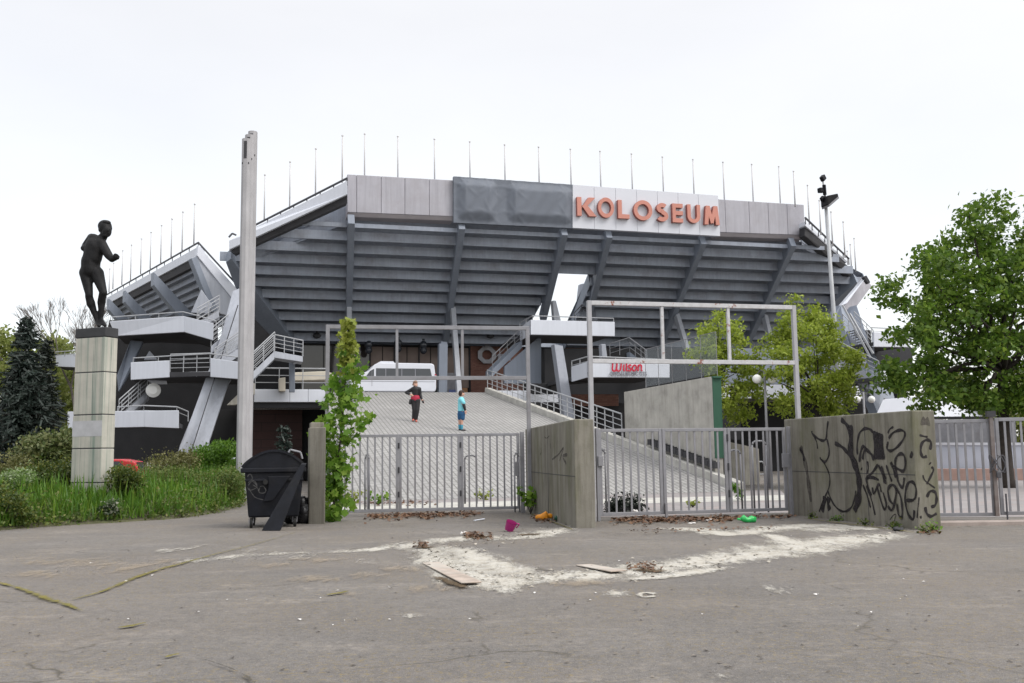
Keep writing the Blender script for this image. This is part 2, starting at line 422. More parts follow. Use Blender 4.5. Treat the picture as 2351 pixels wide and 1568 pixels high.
M['lf_rhodo'] = leafmat('lf_rhodo', (.055, .085, .02), (.13, .15, .05), (.24, .24, .11), .25)
M['lf_bg'] = leafmat('lf_far', (.14, .18, .04), (.24, .28, .07), (.34, .36, .12), .4)
M['lf_grass'] = leafmat('lf_grass', (.06, .14, .016), (.11, .23, .022), (.20, .29, .04), .45)
M['lf_cover'] = leafmat('lf_cover', (.06, .105, .02), (.13, .175, .035), (.22, .21, .07), .35)

# ------------------------------------------------------------------ foliage
def rand_dirs(n):
    d = RNG.normal(size=(n, 3)); return d/np.linalg.norm(d, axis=1)[:, None]
LEAFS = {
 'quad': (np.array([[-.5, 0], [0, .32], [.5, 0], [0, -.32]]), [(0, 1, 2, 3)]),
 'lobe': (np.array([[-.5, 0], [-.3, .22], [-.22, .5], [.05, .28], [.3, .42], [.34, .12], [.6, 0], [.34, -.12], [.3, -.42], [.05, -.28], [-.22, -.5], [-.3, -.22]]), [tuple(range(12))]),
 'needle': (np.array([[-.5, -.09], [.5, -.07], [.5, .07], [-.5, .09]]), [(0, 1, 2, 3)]),
}
def leaf_arrays(P, size, shape='quad', nrm=None, flat=.0, jitter=.55, axis=None):
    n = len(P); sh, fs = LEAFS[shape]; k = len(sh)
    nn = rand_dirs(n) if nrm is None else nrm
    if flat:
        nn = nn+np.array([0, 0, flat]); nn /= np.linalg.norm(nn, axis=1)[:, None]
    a = rand_dirs(n) if axis is None else axis
    a = a-nn*(a*nn).sum(1)[:, None]; a /= np.linalg.norm(a, axis=1)[:, None]+1e-9
    b = np.cross(nn, a); s = size*(1+jitter*(RNG.random(n)*2-1))
    fold = (np.abs(sh[:, 1])*.35)
    verts = P[:, None, :]+(a[:, None, :]*sh[None, :, 0, None]+b[:, None, :]*sh[None, :, 1, None]+nn[:, None, :]*fold[None, :, None])*s[:, None, None]
    base = (np.arange(n)*k)[:, None]
    faces = np.concatenate([base+np.array(f)[None, :] for f in fs])
    return verts.reshape(-1, 3), faces
def leaf_obj(name, P, size, mat, parent=None, **kw):
    v, f = leaf_arrays(np.asarray(P, float), size, **kw)
    off = np.array(parent_base(parent)) if parent else np.zeros(3)
    v = v-off
    me = bpy.data.meshes.new(name); nf, k = f.shape
    me.vertices.add(len(v)); me.vertices.foreach_set('co', v.astype(np.float32).ravel())
    me.loops.add(nf*k); me.loops.foreach_set('vertex_index', f.astype(np.int32).ravel())
    me.polygons.add(nf); me.polygons.foreach_set('loop_start', (np.arange(nf)*k).astype(np.int32)); me.polygons.foreach_set('loop_total', np.full(nf, k, np.int32))
    me.update(calc_edges=True); me.materials.append(mat)
    o = bpy.data.objects.new(name, me); COL.objects.link(o)
    if parent: o.parent = parent
    return o
def inpoly(x, y, poly):
    r = False; j = len(poly)-1
    for i in range(len(poly)):
        xi, yi = poly[i]; xj, yj = poly[j]
        if (yi > y) != (yj > y) and x < (xj-xi)*(y-yi)/(yj-yi)+xi: r = not r
        j = i
    return r
def crown(poly, D, hd, ncl, shrink=0.):
    """clump centres filling a volume whose silhouette is about poly; real depth +-hd metres"""
    xs = [p[0] for p in poly]; ys = [p[1] for p in poly]
    cx = sum(xs)/len(xs); cy = sum(ys)/len(ys); out = []; g = 0
    while len(out) < ncl and g < ncl*60:
        g += 1
        x = random.uniform(min(xs), max(xs)); y = random.uniform(min(ys), max(ys))
        if not inpoly(x, y, poly): continue
        dx = abs(x-cx)/(max(xs)-min(xs))*2; dy = abs(y-cy)/(max(ys)-min(ys))*2
        k = math.sqrt(max(.06, 1-min(1, (dx*dx+dy*dy)*.8)))
        out.append(at(x, y, D+random.uniform(-hd, hd)*k))
    return out
def clump_points(cents, rad, per):
    P = []
    for c in cents:
        n = int(per*random.uniform(.6, 1.4)); d = RNG.normal(size=(n, 3))*rad*np.array([.5, .5, .36])*random.uniform(.7, 1.25)
        P.append(np.array(c)+d)
    return np.concatenate(P)
def limbs(mb, base, fork, cents, r0, nl=14, n=6):
    base = Vector(base); fork = Vector(fork)
    mid = base.lerp(fork, .5)+Vector((random.uniform(-.05, .05), random.uniform(-.05, .05), 0))
    mb.chain([base, base.lerp(mid, .15), mid, fork], [r0*1.35, r0*1.05, r0*.9, r0*.7], 10)
    for c in random.sample(cents, min(nl, len(cents))):
        c = Vector(c); st = fork+(Vector((0, 0, 1))*random.uniform(-.12, .5)*(c-fork).length*.3)
        m1 = st.lerp(c, .4)+Vector((random.uniform(-.2, .2), random.uniform(-.2, .2), random.uniform(0, .3)))
        mb.chain([st, m1, st.lerp(c, .75), c], [r0*.42, r0*.3, r0*.18, r0*.06], n)
def tree(name, label, poly, D, hd, ncl, rad, per, size, lm, base_px, fork_px, r0, group=None, base_z=None, shape='quad', bark='bark', nl=16, cat='tree', flat=.5):
    b = at(base_px[0], base_px[1], D)
    if base_z is not None: b = Vector((b.x, b.y, base_z))
    t = thing(name, b, label, cat, group)
    cs = crown(poly, D, hd, ncl)
    leaf_obj('crown', clump_points(cs, rad, per), size, lm, t, shape=shape, flat=flat)
    mb = MB(); limbs(mb, b, at(fork_px[0], fork_px[1], D), cs, r0, nl)
    mb.build('trunk', M[bark], t, True)
    return t
def shrub(name, label, poly, D, hd, ncl, rad, per, size, lm, group=None, cat='shrub', shape='quad', flat=.4):
    xs = [p[0] for p in poly]; ys = [p[1] for p in poly]; cx = sum(xs)/len(xs)
    b = at(cx, max(ys), D); b.z = max(0, min(b.z, 1.0)); t = thing(name, b, label, cat, group)
    cs = crown(poly, D, hd, ncl)
    leaf_obj('foliage', clump_points(cs, rad, per), size, lm, t, shape=shape, flat=flat)
    mb = MB()
    for c in random.sample(cs, min(9, len(cs))):
        c = Vector(c); mb.chain([b, b.lerp(c, .5)+Vector((random.uniform(-.1, .1), 0, .05)), c], [.03, .02, .008], 5)
    mb.build('stems', M['bark'], t, True)
    return t

# ================================================================== SETTING
def poly_sheet(name, pts, mat, z=None, thick=0, kind='structure'):
    mb = MB(); mb.face([Vector((p[0], p[1], p[2] if z is None else z)) for p in pts])
    o = mb.build(name, mat); tag(o, kind=kind); return o
g = MB(); S = 700
g.face([(-S, -60, 0), (S, -60, 0), (S, S, 0), (-S, S, 0)])
tag(g.build('ground', M['asphalt']), kind='structure')

# ---- ramp and podium
RP0 = gnd(1000, 1147); RN = (Vector((0, 0, 1))-V*.2).normalized()
def rpt(u, v): return onp(u, v, RP0, RN)
CREST = rpt(1000, 900.5); ZP = CREST.z
def crest_at(u):           # point on the podium front edge line at image column u
    p = on_line(CREST-U*60, CREST+U*60, u, ZP); return Vector((p.x, p.y, ZP))
r = MB()
r0 = rpt(735, 1153); r1 = rpt(1700, 1128); r2 = crest_at(1119); r3 = crest_at(757)
r.face([r0, r1, r2, r3])
ro = r.build('ramp', M['paver']); set_uv(ro, RP0, V, U); tag(ro, kind='structure')
sk = MB()
for a, b in ((r1, r2), (r3, r0)):
    sk.face([a, b, Vector((b.x, b.y, -.05)), Vector((a.x, a.y, -.05))])
tag(sk.build('ramp_side', M['conc3']), kind='structure')
# podium deck
pl = crest_at(560)+V*.02; pr = crest_at(2100)+V*.02
d = MB(); d.face([pl, pr, pr+V*60, pl+V*60])
do = d.build('podium_deck', M['paver']); set_uv(do, RP0, V, U); tag(do, kind='structure')
# paved yard and white gutter behind the gates
y0 = gnd(690, 1172); y1 = gnd(1000, 1168); y2 = gnd(1840, 1180); y3 = gnd(1840, 1128)
yy = MB(); yy.face([gnd(700, 1172, .004), gnd(1210, 1162, .004), gnd(1365, 1187, .004), gnd(1840, 1176, .004), gnd(1790, 1124, .004), gnd(730, 1153, .004)])
tag(yy.build('yard', M['paving']), kind='structure')
gu = MB(); gu.face([gnd(700, 1172, .010), gnd(1210, 1161, .010), gnd(1800, 1148, .010), gnd(1800, 1136, .010), gnd(1210, 1149, .010), gnd(700, 1161, .010)])
tag(gu.build('gutter', M['kerb']), kind='structure')
fy = MB(); fy.face([gnd(2120, 1187, .006), gnd(2520, 1186, .006), gnd(2520, 1098, .006), gnd(2080, 1098, .006)])
tag(fy.build('driveway', M['paving']), kind='structure')

# ================================================================== STADIUM
ST = thing('stadium', crest_at(1000)+V*14, 'grey concrete tennis stadium with stepped overhanging stands and white balconies', 'stadium')
def part(mb, name, mat, parent=ST, **k): return mb.build(name, mat, parent, **k)
# parapet plane
PD = 58.0
PA = at(797, 494, PD)
def pp(u, v, off=0): return onp(u, v, PA-V*off, V)
def pbox(name, px, mat, off, thick, parent=ST, bev=.02):
    mb = MB(); mb.prism([pp(u, v, off) for u, v in px], V*thick); return part(mb, name, mat, parent, bevel=bev)
for name, px, n in (('parapet', [(797, 400), (1043, 414), (1043, 497), (797, 487)], 5), ('parapet', [(1645, 457), (1845, 470), (1848, 540), (1648, 533)], 5)):
    ps = [pp(u, v) for u, v in px]
    mb = MB()
    cuts = [0, .085, .31, .53, .76, 1] if px[0][0] < 900 else [0, .09, .36, .58, .80, 1]
    for a, b in zip(cuts, cuts[1:]):
        e = .0012
        mb.prism([ps[0].lerp(ps[1], a+e), ps[0].lerp(ps[1], b-e), ps[3].lerp(ps[2], b-e), ps[3].lerp(ps[2], a+e)], V*1.2)
    o = part(mb, name, M['lilac'], bevel=.03)
    lb = MB(); q3 = ps[3]; q2 = ps[2]
    lb.prism([q3+V*.05, q2+V*.05, lift(q2, px[2][1]+8)+V*.25, lift(q3, px[3][1]+8)+V*.25], V*1.0)
    lb.build('drip_edge', M['lip'], o, bevel=.04)
# back of parapet / roof slab
mb = MB(); a = pp(799, 404, -1.25); b = pp(1843, 473, -1.25)
mb.prism([a, b, lift(b, 530), lift(a, 475)], V*.6); part(mb, 'parapet_back', M['paint'])

# stand underside plane
TILT = math.radians(28.5)
PB0 = pp(797, 500, -.35); SD = (V*math.cos(TILT)-UP*math.sin(TILT))
SN = U.cross(SD).normalized()
def sp(u, v, off=0): return onp(u, v, PB0+SN*off, SN)
def st_of(P): return (P-PB0).dot(U), (P-PB0).dot(SD)
cTL, cTR, cR, cBR, cBL, cL = [st_of(sp(*q)) for q in ((797, 468), (1848, 540), (1972, 642), (1795, 800), (703, 786), (524, 574))]
def xat(t, pts):
    for (u0, t0), (u1, t1) in zip(pts, pts[1:]):
        if t0 <= t <= t1: return u0+(u1-u0)*(t-t0)/(t1-t0+1e-9)
    return pts[0][0] if t < pts[0][1] else pts[-1][0]
left = [cTL, cL, cBL]; right = [cTR, cR, cBR]
T1 = cBL[1]; NR = 11; dt = T1/11; T0 = 0
BEAMS = [((805, 497), (800, 690)), ((1057, 510), (1016, 800)), ((1291, 524), (1243, 722)), ((1393, 530), (1350, 700)), ((1608, 545), (1500, 810)), ((1813, 550), (1700, 798))]
g1 = st_of(sp(1271, 640)); g2 = st_of(sp(1352, 645)); gb = st_of(sp(1300, 748))
ust = MB(); lipm = MB()
for k in range(NR):
    ta, tb = T0+k*dt, T0+(k+1)*dt; tm = (ta+tb)/2
    uL, uR = xat(tm, left)-(.9 if tm > cL[1]+.3 else 0), xat(tm, right)+(.9 if tm > cR[1]+.3 else 0)
    spans = [(uL, uR)]
    if tm > g1[1]:
        spans = [(uL, g1[0]-.1-(tm-g1[1])*.1), (g2[0]+(tm-g2[1])*.05, uR)]
    for ua, ub in spans:
        A = PB0+U*ua+SD*ta; B = PB0+U*ub+SD*ta; dz = UP*(-dt*math.sin(TILT)); dv = V*(dt*math.cos(TILT))
        th_ = V*.16; top_ = dz*(.04 if k else .55)
        ust.add([A+top_, B+top_, B+dz, A+dz, A+top_+th_, B+top_+th_, B+dz+th_, A+dz+th_], [(3, 2, 1, 0), (4, 5, 6, 7), (2, 3, 7, 6), (0, 1, 5, 4), (0, 4, 7, 3), (1, 2, 6, 5)])
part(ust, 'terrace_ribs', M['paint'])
# seating slab above, so no light leaks through
sl = MB(); off = SN*(.62 if SN.z > 0 else -.62)
P_ = lambda c: PB0+U*c[0]+SD*c[1]+off
gl_, gr_ = g1[0]-.15, g2[0]+.1
sl.face([P_((cTL[0], .55)), P_((gl_, .55)), P_((gl_, T1+.8)), P_((cBL[0]-1.0, T1+.8)), P_((cL[0]+.6, cL[1]+.2))])
sl.face([P_((gr_, .55)), P_((cTR[0], .55)), P_((cR[0]+.5, cR[1])), P_((cBR[0]+1.0, T1+.8)), P_((gr_, T1+.8))])
sl.face([P_((gl_, .55)), P_((gr_, .55)), P_((gr_, g1[1])), P_((gl_, g1[1]))])
part(sl, 'terrace_slab', M['paint'])
ck = MB()
Pn = lambda u, t: PB0+U*u+SD*t
for (ua, ta), (ub, tb) in (((g1[0]-.12, g1[1]), (g1[0]-.12-(T1-g1[1])*.1, T1+.4)), ((g2[0]+.02, g2[1]), (g2[0]+(T1-g2[1])*.05, T1+.4)), ((cL[0]+.6, cL[1]+.4), (cBL[0]-1.0, T1+.4)), ((cR[0]+.5, cR[1]), (cBR[0]+1.0, T1+.4))):
    ck.prism([Pn(ua, ta)-off*.45, Pn(ub, tb)-off*.45, Pn(ub, tb)+off, Pn(ua, ta)+off], U*.06)
ck.prism([Pn(cBL[0]-1, T1)-off*.1, Pn(cBR[0]+1, T1)-off*.1, Pn(cBR[0]+1, T1)+off*1.2, Pn(cBL[0]-1, T1)+off*1.2], V*.06)
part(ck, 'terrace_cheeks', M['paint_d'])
dn = SN*(-1.0 if SN.z > 0 else 1.0)
for i, ((u0, v0), (u1, v1)) in enumerate(BEAMS):
    a = sp(u0, v0); b = sp(u1, v1)
    d_ = (b-a).normalized(); a = a-d_*.2
    if i not in (2, 3): b = b+d_*1.2
    side = U
    w = .42; hgt = .75
    mb = MB(); mb.prism([a-side*w/2, a+side*w/2, b+side*w/2, b-side*w/2], dn*hgt)
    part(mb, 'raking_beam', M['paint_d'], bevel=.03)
# sloped corner strips (cut top corners)
def strip(name, px, D, thick, mat, bev=.02, parent=ST):
    mb = MB(); mb.prism([at(u, v, D_) for (u, v), D_ in zip(px, D)], V*thick); return part(mb, name, mat, parent, bevel=bev)
dTL = sp(797, 468).y; dL = sp(526, 574).y; dTR = sp(1848, 540).y; dR = sp(1972, 642).y
strip('sloped_parapet', [(526, 552), (585, 522), (797, 415), (797, 446), (526, 573)], [dL-1.3, dL-1.1, dTL-1.3, dTL-1.3, dL-1.3], .9, M['white'])
strip('soffit_band', [(530, 574), (797, 447), (797, 466), (541, 583)], [dL-1.0, dTL-1.0, dTL-.9, dL-.9], .7, M['soffit'])
strip('corner_wall', [(560, 590), (800, 445), (800, 512), (600, 590)], [dL+.3, dTL+1.7, dTL+1.7, dL+.6], .2, M['paint'])
strip('corner_wall', [(1840, 512), (1958, 625), (1925, 640), (1840, 570)], [dTR+1.7, dR+.3, dR+.3, dTR+1.7], .2, M['paint'])
strip('sloped_parapet', [(1848, 508), (1945, 600), (1942, 604), (1848, 518)], [dTR-1.2, dR-1.2, dR-1.2, dTR-1.2], .8, M['white'])
strip('soffit_band', [(1847, 519), (1958, 622), (1951, 635), (1847, 541)], [dTR-.9, dR-.9, dR-.8, dTR-.8], .7, M['soffit'])
for pts in ([(585, 517, dL-1.1), (797, 409, dTL-1.2)], [(1848, 500, dTR-1.2), (1948, 594, dR-1.2)]):
    mb = MB(); a = at(*pts[0]); b = at(*pts[1]); mb.tube(a, b, .07)
    for k in range(8):
        p = a.lerp(b, k/7); mb.tube(p, p-UP*.45, .035)
    part(mb, 'roof_railing', M['raild'])
mb = MB(); mb.path([at(*q) for q in ((525, 545, dL-1), (533, 536, dL-1), (542, 540, dL-1))], .06); part(mb, 'roof_hook', M['raild'])
# end raking beams
def pprism(name, px, off, thick, mat, bev=.03):
    mb = MB(); mb.prism([sp(u, v) for u, v in px], dn*thick); return part(mb, name, mat, ST, bevel=bev)
pprism('raking_beam', [(519, 580), (531, 570), (692, 788), (655, 786), (588, 714), (549, 660)], 0, .8, M['paint_d'])
pprism('raking_beam', [(1958, 628), (1975, 645), (1932, 702), (1880, 800), (1800, 812), (1912, 668)], 0, .8, M['paint_d'])
# inclined columns: top on a beam, foot on the podium nearer the ramp
def column(tu, tv, fu, fv, back=3.0, w=.33, name='column'):
    t = sp(tu, tv, 0)+dn*.6; dd = t.y-back
    f = at(fu, fv, dd)
    k = (ZP-.02-f.z)/(f.z-t.z); f = f+(f-t)*k
    mb = MB(); mb.bar(f, t, w, w*1.25, V); return part(mb, name, M['column'], bevel=.03)
column(800, 688, 801, 885, 2.5); column(1037, 692, 1052, 885, 3.5); column(1548, 708, 1580, 815, 3.0); column(1750, 712, 1775, 815, 3)
mb = MB(); mb.bar(at(1016, 790, 64), Vector((at(1014, 790, 64).x, 64, ZP)), .55, .55); mb.bar(at(1018, 785, 64.4), at(1010, 860, 64.4), .4, .4); part(mb, 'column', M['paint_d'])
# window wall under the stand
BLp = sp(703, 786); WP = BLp+V*.6
def wp(u, v, off=0): return onp(u, v, WP-V*off, V)
zt = wp(800, 780).z; 
def wall_rect(u0, u1, off, z0, z1):
    a = wp(u0, 790, off); b = wp(u1, 790, off)
    a0 = Vector((a.x, a.y, z0)); b0 = Vector((b.x, b.y, z0)); a1 = Vector((a.x, a.y, z1)); b1 = Vector((b.x, b.y, z1))
    return [a0, b0, b1, a1]
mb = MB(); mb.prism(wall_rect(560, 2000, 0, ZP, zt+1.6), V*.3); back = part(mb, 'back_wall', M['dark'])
zb = ZP+.35; ztop_ = wp(800, 792).z
mb = MB()
for u0, u1 in ((692, 742), (744, 795), (797, 848)): mb.prism(wall_rect(u0, u1, .12, zb, ztop_), V*.06)
part(mb, 'window', M['glass'])
mb = MB()
cu = [850, 878, 906, 934, 961, 988, 1016, 1045, 1076]
for u0, u1 in zip(cu, cu[1:]):
    mb.prism(wall_rect(u0+1, u1-1, .10+.05*random.random(), zb+.8, ztop_-.1), V*.05)
part(mb, 'window_blind', M['curtain'])
mb = MB()
for u in (849, 905, 962, 1017, 1078): mb.prism(wall_rect(u-1.2, u+1.2, .22, ZP, ztop_), V*.08)
mb.prism(wall_rect(690, 1079, .25, ztop_-.02, ztop_+.14), V*.1); mb.prism(wall_rect(690, 1079, .25, zb-.15, zb), V*.1)
part(mb, 'window_frame', M['soffit'])
mb = MB(); mb.prism(wall_rect(1080, 1200, .3, ZP, zt+.3), V*.2); bo = part(mb, 'brick_wall', M['brick']); set_uv(bo, WP, U, UP)
mb = MB(); mb.prism(wall_rect(1385, 1450, .3, ZP, zt+.1), V*.2); bo2 = part(mb, 'brick_wall', M['brick']); set_uv(bo2, WP, U, UP)
mb = MB(); mb.prism(wall_rect(1270, 1384, .25, ZP, zt-.2), V*.2); bo3 = part(mb, 'brick_wall', M['brick']); set_uv(bo3, WP, U, UP)
mb = MB(); mb.prism(wall_rect(1455, 1560, .32, ZP+1.0, zt-.5), V*.2); part(mb, 'cladding', M['conc3'])
# octagonal ring emblem on the brick wall
c = wp(1117, 815, .5); R_ = .75
mb = MB(); oc = [(math.cos(PI/8+k*PI/4), math.sin(PI/8+k*PI/4)) for k in range(8)]
for k in range(8):
    (x0, y0), (x1, y1) = oc[k], oc[(k+1) % 8]
    Q = lambda x, y, r: c+U*x*r+UP*y*r*.92
    mb.prism([Q(x0, y0, R_), Q(x1, y1, R_), Q(x1, y1, R_*.55), Q(x0, y0, R_*.55)], -V*.14)
mb.box(c+UP*.62-V*.1, .35, .2, .35, U, V, UP)
em = mb.build('emblem', M['gate'], bo)
mb = MB(); mb.box(c+U*1.35-UP*.15, 1.0, .06, .5, U, V, UP); mb.build('wall_plate', M['wgrey'], bo)
# notices at the entrance beside the column
mb = MB(); mb.prism(wall_rect(1016, 1048, .7, ZP, ZP+2.2), V*.2); part(mb, 'entrance_board', M['gate'])
mb = MB(); mb.prism(wall_rect(1030, 1046, .8, ZP+.2, ZP+.95), V*.05); part(mb, 'notice', M['blue'])
mb = MB(); mb.prism(wall_rect(1056, 1072, .6, ZP, ZP+1.1), V*.2); part(mb, 'door', surf('plywood', (.32, .17, .085), .7, .15, 2))
# floodlights under the stand
for i, (u, v) in enumerate(((727, 764), (1125, 765), (1429, 767))):
    p = sp(u, v)+dn*.25
    mb = MB(); mb.sphere(p, .28, .28, .2); mb.box(p+UP*.22, .12, .12, .3); 
    part(mb, 'floodlight', M['soffit'], smooth=True)
for i, (u, v) in enumerate(((845, 775), (912, 772), (970, 776))):
    p = sp(u, v)+dn*.6
    mb = MB(); mb.sphere(p, .30, .30, .30); mb.box(p+UP*.32, .2, .2, .22); mb.cap(p-UP*.3, p-UP*.42, .22, .26)
    part(mb, 'hanging_lamp', M['glassd'], smooth=True)

# ---- railing helper
def railing(mb, pts, h, n=4, step=1.2, r=.03):
    pts = [Vector(p) for p in pts]
    for a, b in zip(pts, pts[1:]):
        for k in range(n):
            z = UP*(h*(k+1)/n); mb.tube(a+z, b+z, r*(1.35 if k == n-1 else .75), n=6)
        m = max(1, round((b-a).length/step))
        for k in range(m+1):
            p = a.lerp(b, k/m); mb.tube(p, p+UP*h, r, n=6)
    return mb
def fascia(name, px, D, parent, mat='white', thick=.25, dirv=None):
    mb = MB(); mb.prism([at(u, v, d_) for (u, v), d_ in zip(px, D)], (dirv or V)*thick); return mb.build(name, M[mat], parent, bevel=.02)
def balcony(segs, rail_px=None, under=3.5, rail_h=None, floor=True, openings=()):
    """segs: list of (uv top-left, top-right, bottom-right, bottom-left, depth left, depth right)"""
    base = at(*segs[0][3], segs[0][4]); b = thing('balcony', base, None, None); b.parent = ST
    b.location = base-Vector(ST.location)
    for tl, tr, br, bl, d0, d1, kind in segs:
        if kind == 'f': fascia('fascia', [tl, tr, br, bl], [d0, d1, d1, d0], b)
    # floor slab
    mb = MB(); low = [at(*segs[0][3], segs[0][4])]+[at(*s[2], s[5]) for s in segs]
    low = [p+UP*.06+V*.06 for p in low]
    inner = [p+V*under for p in low]
    mb.prism(low+inner[::-1], UP*.22); mb.build('floor_slab', M['soffit'], b)
    if rail_px:
        mb = MB(); railing(mb, [at(u, v, d_)-UP*rail_h for u, v, d_ in rail_px], rail_h, 2, 1.5, .024); mb.build('railing', M['rail'], b)
    return b
# upper central balcony
b = balcony([((1195, 752), (1218, 734), (1218, 768), (1196, 782), 63.5, 60.5, 'f'), ((1218, 734), (1411, 739), (1411, 772), (1218, 768), 60.5, 61.2, 'f')],
            [(1193, 741, 63.5), (1222, 725, 60.6), (1408, 731, 61.3)], 5, .55)
# lower central balcony with sponsor lettering
bw = balcony([((1314, 841), (1350, 830), (1350, 866), (1315, 876), 55.5, 52, 'f'), ((1350, 830), (1537, 836), (1537, 867), (1350, 866), 52, 52.6, 'f')],
             [(1312, 829, 55.6), (1351, 818, 52.1), (1535, 826, 52.7)], 5, .5)
def text(name, body, pos, ux, uy, size, mat, parent, ext=.02, shear=0, bold=0., sx=1.0, align='CENTER'):
    cu = bpy.data.curves.new(name, 'FONT'); cu.body = body; cu.size = size; cu.extrude = ext; cu.align_x = align; cu.shear = shear; cu.offset = bold
    o = bpy.data.objects.new(name, cu); COL.objects.link(o)
    dg = bpy.context.evaluated_depsgraph_get(); me = bpy.data.meshes.new_from_object(o.evaluated_get(dg))
    bpy.data.objects.remove(o); ux = Vector(ux).normalized(); uy = Vector(uy).normalized(); uz = ux.cross(uy)
    off = parent_base(parent) if parent else Vector((0, 0, 0))
    for v in me.vertices:
        v.co = Vector(pos)+ux*v.co.x*sx+uy*v.co.y+uz*v.co.z-off
    me.materials.clear(); me.materials.append(mat); ob = bpy.data.objects.new(name, me); COL.objects.link(ob)
    if parent: ob.parent = parent
    return ob
bd = (at(1537, 850, 52.6)-at(1350, 850, 52)).normalized()
def arc_(cx, cy, rx, ry, a0, a1, n=14): return [(cx+rx*math.cos(math.radians(a0+(a1-a0)*k/n)), cy+ry*math.sin(math.radians(a0+(a1-a0)*k/n))) for k in range(n+1)]
def band_(pts, w):
    out = []; n = len(pts)
    for i in range(n-1):
        (x0, y0), (x1, y1) = pts[i], pts[i+1]; l = math.hypot(x1-x0, y1-y0) or 1; nx, ny = -(y1-y0)/l*w/2, (x1-x0)/l*w/2; ex, ey = (x1-x0)/l*w*.18, (y1-y0)/l*w*.18
        out.append([(x0+nx-ex, y0+ny-ey), (x1+nx+ex, y1+ny+ey), (x1-nx+ex, y1-ny+ey), (x0-nx-ex, y0-ny-ey)])
    return out
script = [[(-.12, .88), (.02, 1.0), (.10, .85), (.10, .3)]+arc_(.32, .25, .22, .25, 180, 330)+[(.56, .5), (.56, .85)], [(.56, .85), (.56, .3)]+arc_(.78, .25, .22, .25, 180, 350)+[(1.02, .5), (1.02, .9), (1.12, 1.0)],
    [(1.32, .62), (1.32, .12), (1.42, .03)], [(1.28, .86), (1.36, .86)], [(1.62, 1.1), (1.62, .12), (1.74, .03)], [(2.10, .52)]+arc_(1.98, .47, .13, .13, 30, 260, 8)+arc_(1.98, .16, .15, .14, 80, -150, 10), arc_(2.50, .30, .22, .27, 0, 360, 22),
    [(2.92, .60), (2.92, .02)], [(2.92, .42)]+arc_(3.10, .40, .17, .2, 150, 0, 8)+[(3.27, .1), (3.38, .03)]]
mb = MB(); n_q = 0
o_ = at(1403, 852, 52.10)
for s_ in script:
    for sq in band_(s_, .15):
        n_q += 1; mb.prism([o_+bd*(x+.12*y)*.50+UP*y*.56-V*(.0006*(n_q % 7)) for x, y in sq], V*.02)
mb.build('lettering', M['wred'], bw)
text('small_lettering', 'OFICIÁLNÍ MÍČ ČTS', at(1442, 862, 52.22), bd, UP, .29, M['wgrey'], bw, .02, 0, 0.0, .80)
# central stair from the upper balcony down left
sb = thing('staircase', at(1155, 840, 62), None, None); sb.parent = ST; sb.location = at(1155, 840, 62)-Vector(ST.location)
mb = MB(); a = at(1198, 782, 63); b_ = at(1130, 848, 62)
mb.prism([a, b_, b_-UP*.45, a-UP*.45], V*1.8); mb.build('flight', M['paint_d'], sb)
mb = MB(); railing(mb, [b_, a], .85, 3, .8, .02); mb.build('railing', M['railm'], sb)
mb = MB(); mb.prism([at(1158, 842, 62.3), at(1242, 770, 62.8), at(1242, 880, 62.8), at(1158, 880, 62.3)], V*.3); mb.build('stair_wall', M['paint_d'], sb)
# right stair behind the sponsor balcony
sb = thing('staircase', at(1460, 830, 60), None, None); sb.parent = ST; sb.location = at(1460, 830, 60)-Vector(ST.location)
mb = MB(); a = at(1445, 808, 61); b_ = at(1485, 838, 60); c_ = at(1400, 822, 61.5); mb.prism([a, b_, b_-UP*.4, a-UP*.4], V*1.6); mb.build('flight', M['paint_d'], sb)
mb = MB(); railing(mb, [c_, a, b_], .9, 3, .6, .022); mb.build('railing', M['railm'], sb)
# slanted legs and walls below the central balconies
def slab(name, px, D, thick, mat, parent=ST, dirv=None, bev=.03):
    D = D if isinstance(D, (list, tuple)) else [D]*len(px)
    mb = MB(); mb.prism([at(u, v, d_) for (u, v), d_ in zip(px, D)], (dirv or V)*thick); return part(mb, name, M[mat], parent, bevel=bev)
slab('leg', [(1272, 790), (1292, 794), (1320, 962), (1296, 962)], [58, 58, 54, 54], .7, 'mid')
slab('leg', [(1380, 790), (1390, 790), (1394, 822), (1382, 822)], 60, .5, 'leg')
slab('cross_wall', [(1215, 880), (1280, 880), (1280, 905), (1215, 905)], 60, .3, 'dark')
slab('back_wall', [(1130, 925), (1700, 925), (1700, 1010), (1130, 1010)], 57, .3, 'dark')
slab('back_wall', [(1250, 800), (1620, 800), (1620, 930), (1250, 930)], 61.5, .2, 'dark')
o = slab('brick_wall', [(1300, 905), (1420, 905), (1420, 932), (1300, 932)], 56.4, .2, 'brick'); set_uv(o, WP, U, UP)
slab('gap_wall', [(1332, 652), (1352, 648), (1372, 736), (1322, 740)], [71, 70, 70, 72], .5, 'leg')
slab('column', [(1268, 690), (1276, 690), (1288, 738), (1272, 738)], 66, .5, 'column')
mb = MB(); railing(mb, [at(1318, 735, 66), at(1336, 716, 66), at(1352, 728, 66)], 0.5, 2, .6, .03); part(mb, 'gap_railing', M['raild'])
